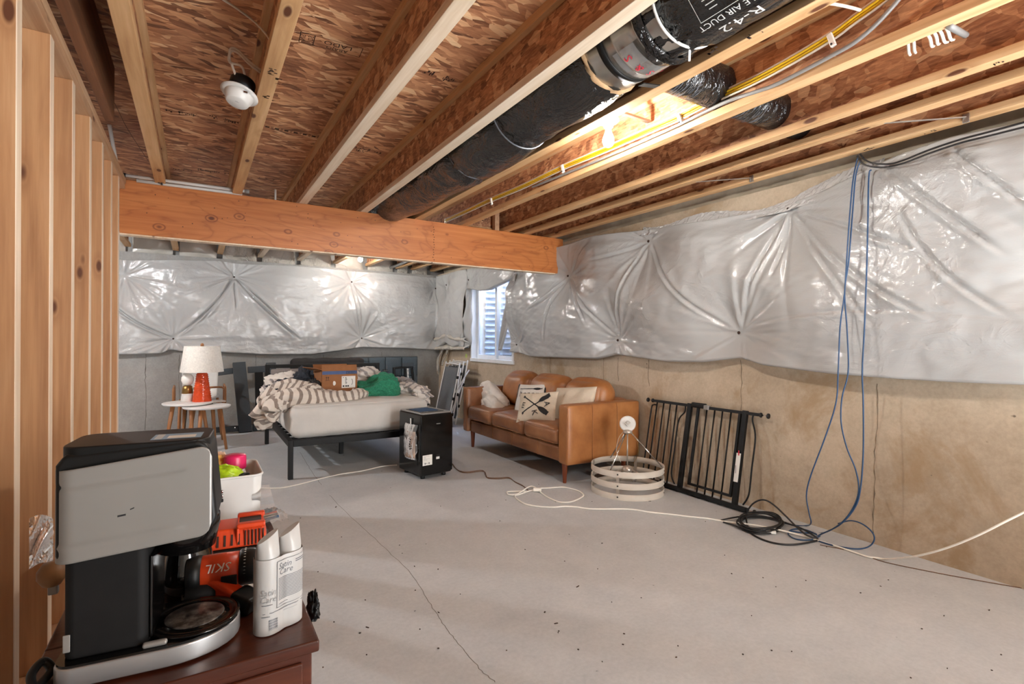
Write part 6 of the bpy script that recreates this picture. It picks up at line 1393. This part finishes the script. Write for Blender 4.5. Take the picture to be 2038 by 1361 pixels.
MB().box(.028, .034, -.068, .06, .026, .076).build('rib', MT['orange'], cg, bevel=.002); MB().box(.028, .09, -.035, .035, .070, .075).build('battery_bay', MT['ink_brown'], cg); MB().box(.028, .10, -.06, -.035, .070, .084).build('bay_wall', MT['orange'], cg, bevel=.004); MB().box(.028, .10, .035, .055, .070, .084).build('bay_wall', MT['orange'], cg, bevel=.004)
# white bin with odds and ends
bn = thing('storage_bin', 'white plastic storage bin full of odds and ends behind the charger', 'bin', (.06, 2.0, ZT))
bX0, bX1, bY0, bY1, bH = -.075, .192, 1.885, 2.13, .148
def shell(z0, z1, x0, x1, y0, y1, ins): 
    return rrect(x0+ins, x1-ins, y0+ins, y1-ins, .03-ins*.5, 6)
o_ = rrect(bX0, bX1, bY0, bY1, .03, 6); i_ = rrect(bX0+.004, bX1-.004, bY0+.004, bY1-.004, .026, 6); n = len(o_); mb = MB()
dr_ = lambda P, z, s_: [((x-.06)*s_+.06, (y-2.0)*s_+2.0, z) for x, y in P]
V = dr_(o_, ZT, .95)+dr_(o_, ZT+bH, 1.0)+dr_(i_, ZT+bH, 1.0)+dr_(i_, ZT+.005, .95)
Fc = [tuple(range(n))[::-1], tuple(range(3*n, 4*n))]
for k in range(3): Fc += [(k*n+i, k*n+(i+1) % n, (k+1)*n+(i+1) % n, (k+1)*n+i) for i in range(n)]
mb.add(V, Fc); mb.build('tub', MT['white'], bn, True, bevel=.0015)
MB().tube([(x, y, ZT+bH) for x, y in o_], .004, 6, closed=True).build('rim', MT['white'], bn, True)
mc = onZ(473, 940, ZT+.14); ml = thing('pill_bottle', 'white bottle with a ribbed magenta cap standing in the bin', 'bottle', (.118, 2.035, ZT+.02))
MB().lathe([(0, 0), (.032, 0), (.034, .01), (.034, .11), (.030, .125)], 28).build('body', MT['white'], ml); MB().lathe([(.034, .125), (.035, .13), (.0345, .168), (.031, .173), (0, .174)], 48, (0, 0, 0), None, True, lambda i, j: .0008*((j % 2)*2-1)*np.where((i > 0) & (i < 3), 1, 0)).build('cap', MT['coral'], ml)
lump('snack_packet', 'lime green printed packet in the front of the bin', 'packet', (.085, 1.945, ZT+.13), (.055, .035, .050), 71, MT['lime'], None, .12)
lump('snack_packet', 'blue and green packet wedged beside the lime one in the bin', 'packet', (.045, 1.955, ZT+.135), (.035, .03, .055), 72, MT['bluewrap'], None, .12)
lump('snack_packet', 'bright green packet low at the bin front', 'packet', (.035, 1.915, ZT+.095), (.035, .025, .04), 73, MT['greenwrap'], None, .12)
lump('snack_packet', 'yellow wrapped packet at the back of the bin', 'packet', (.045, 2.06, ZT+.14), (.05, .035, .05), 74, MT['yellowwrap'], None, .14)
lump('snack_packet', 'peach coloured bag sticking up at the back of the bin', 'packet', (.065, 2.10, ZT+.145), (.06, .02, .05), 75, MT['peach'], None, .14, -.3)
wire('tool_grip', 'black curved handle lying in the bin below the magenta cap', 'tool', [(.155, 1.99, ZT+.125), (.15, 1.95, ZT+.14), (.135, 1.925, ZT+.145), (.115, 1.92, ZT+.135)], .0065, 'black')
wire('thin_strap', 'thin black strap arching over the packets in the bin', 'strap', [(.02, 1.99, ZT+.15), (.04, 1.98, ZT+.175), (.06, 1.98, ZT+.165), (.075, 1.985, ZT+.14)], .004, 'black')
bc_ = thing('binder_clip', 'shiny silver clip stack at the bin front beside the coffee maker', 'clip', onY(436, 985, 1.878))
for k in range(3): MB().box(-.03, .012, -.012, .0, -.022+k*.014, -.011+k*.014).build('leaf', MT['chrome'] if k else MT['black'], bc_, bevel=.003)
# bag of coloured pens hanging over the back right edge
pbg = thing('pen_bag', 'clear zip bag of coloured pens at the back right corner of the chest', 'bag', onZ(540, 1028, ZT))
base_ = np.array([.205, 1.86, ZT+.012]); G = np.zeros((14, 12, 3)); G2 = np.zeros((14, 8, 3))
for i in range(14):
    for j in range(12): G[i, j] = (.165+.095*i/13, 1.80+.10*j/11, ZT+.012+.030*math.sin(i/13*PI)*math.sin(j/11*PI)+.005*math.sin(i*1.7+j))
    for j in range(8): G2[i, j] = (.160+.075*i/13*(1-.3*j/7), 1.90+.02*math.sin(j), ZT+.02+.085*j/7)
MB().grid(G).build('film', MT['bag'], pbg, True); MB().grid(G2).build('film', MT['bag'], pbg, True)
for k, mk in enumerate(('teal', 'cable_blue', 'orange', 'peach', 'cable_black', 'paper', 'cable_blue')):
    MB().tube([(.165, 1.885-.012*k, ZT+.014+.005*(k % 2)), (.232, 1.892-.012*k, ZT+.018+.004*((k+1) % 2))], .0045, 7).build('pen', MT[mk], pbg, True)
lump('black_cord_bundle', 'black coiled cord bundle hanging beside the right edge of the chest', 'cord', onZ(612, 1215, .52)+np.array([.012, 0, 0]), (.014, .035, .045), 81, MT['black'], None, .25)
# left edge of the chest
zb = thing('zip_bag', 'clear zip bag with pale contents hanging at the stud behind the coffee maker', 'bag', onX(78, 1075, -.30))
G = np.array([[onX(58+48*i/9, 1032+90*j/11-8*math.sin(i/9*PI)+(.12*(9-i))*j, -.30-.01*math.sin(i+j)) for j in range(12)] for i in range(10)]); MB().grid(G).build('film', MT['bag'], zb, True)
lump('rubber_band_bundle', 'pale peach bundle inside the clear bag left of the coffee maker', 'bundle', onX(92, 1062, -.315), (.012, .03, .035), 82, MT['peach'])
jr = thing('wooden_scoop', 'round brown wooden item behind the left side of the coffee maker', 'scoop', onX(103, 1142, -.27)); MB().lathe([(.0, -.027), (.016, -.024), (.026, -.008), (.026, .008), (.016, .024), (0, .027)], 24).build('body', MT['tan'], jr)
MB().box(-.006, .012, -.008, .008, -.045, -.024).build('base', MT['silver'], jr, bevel=.003)
st_ = thing('black_strap', 'black looped strap on the chest left of the coffee maker base', 'strap', (-.232, 1.175, ZT))
MB().tube(cr([(-.232, 1.16, ZT+.008), (-.238, 1.18, ZT+.02), (-.228, 1.205, ZT+.026), (-.215, 1.195, ZT+.012), (-.225, 1.165, ZT+.006)], 6, True), .007, 8, closed=True).build('loop', MT['black'], st_, True)
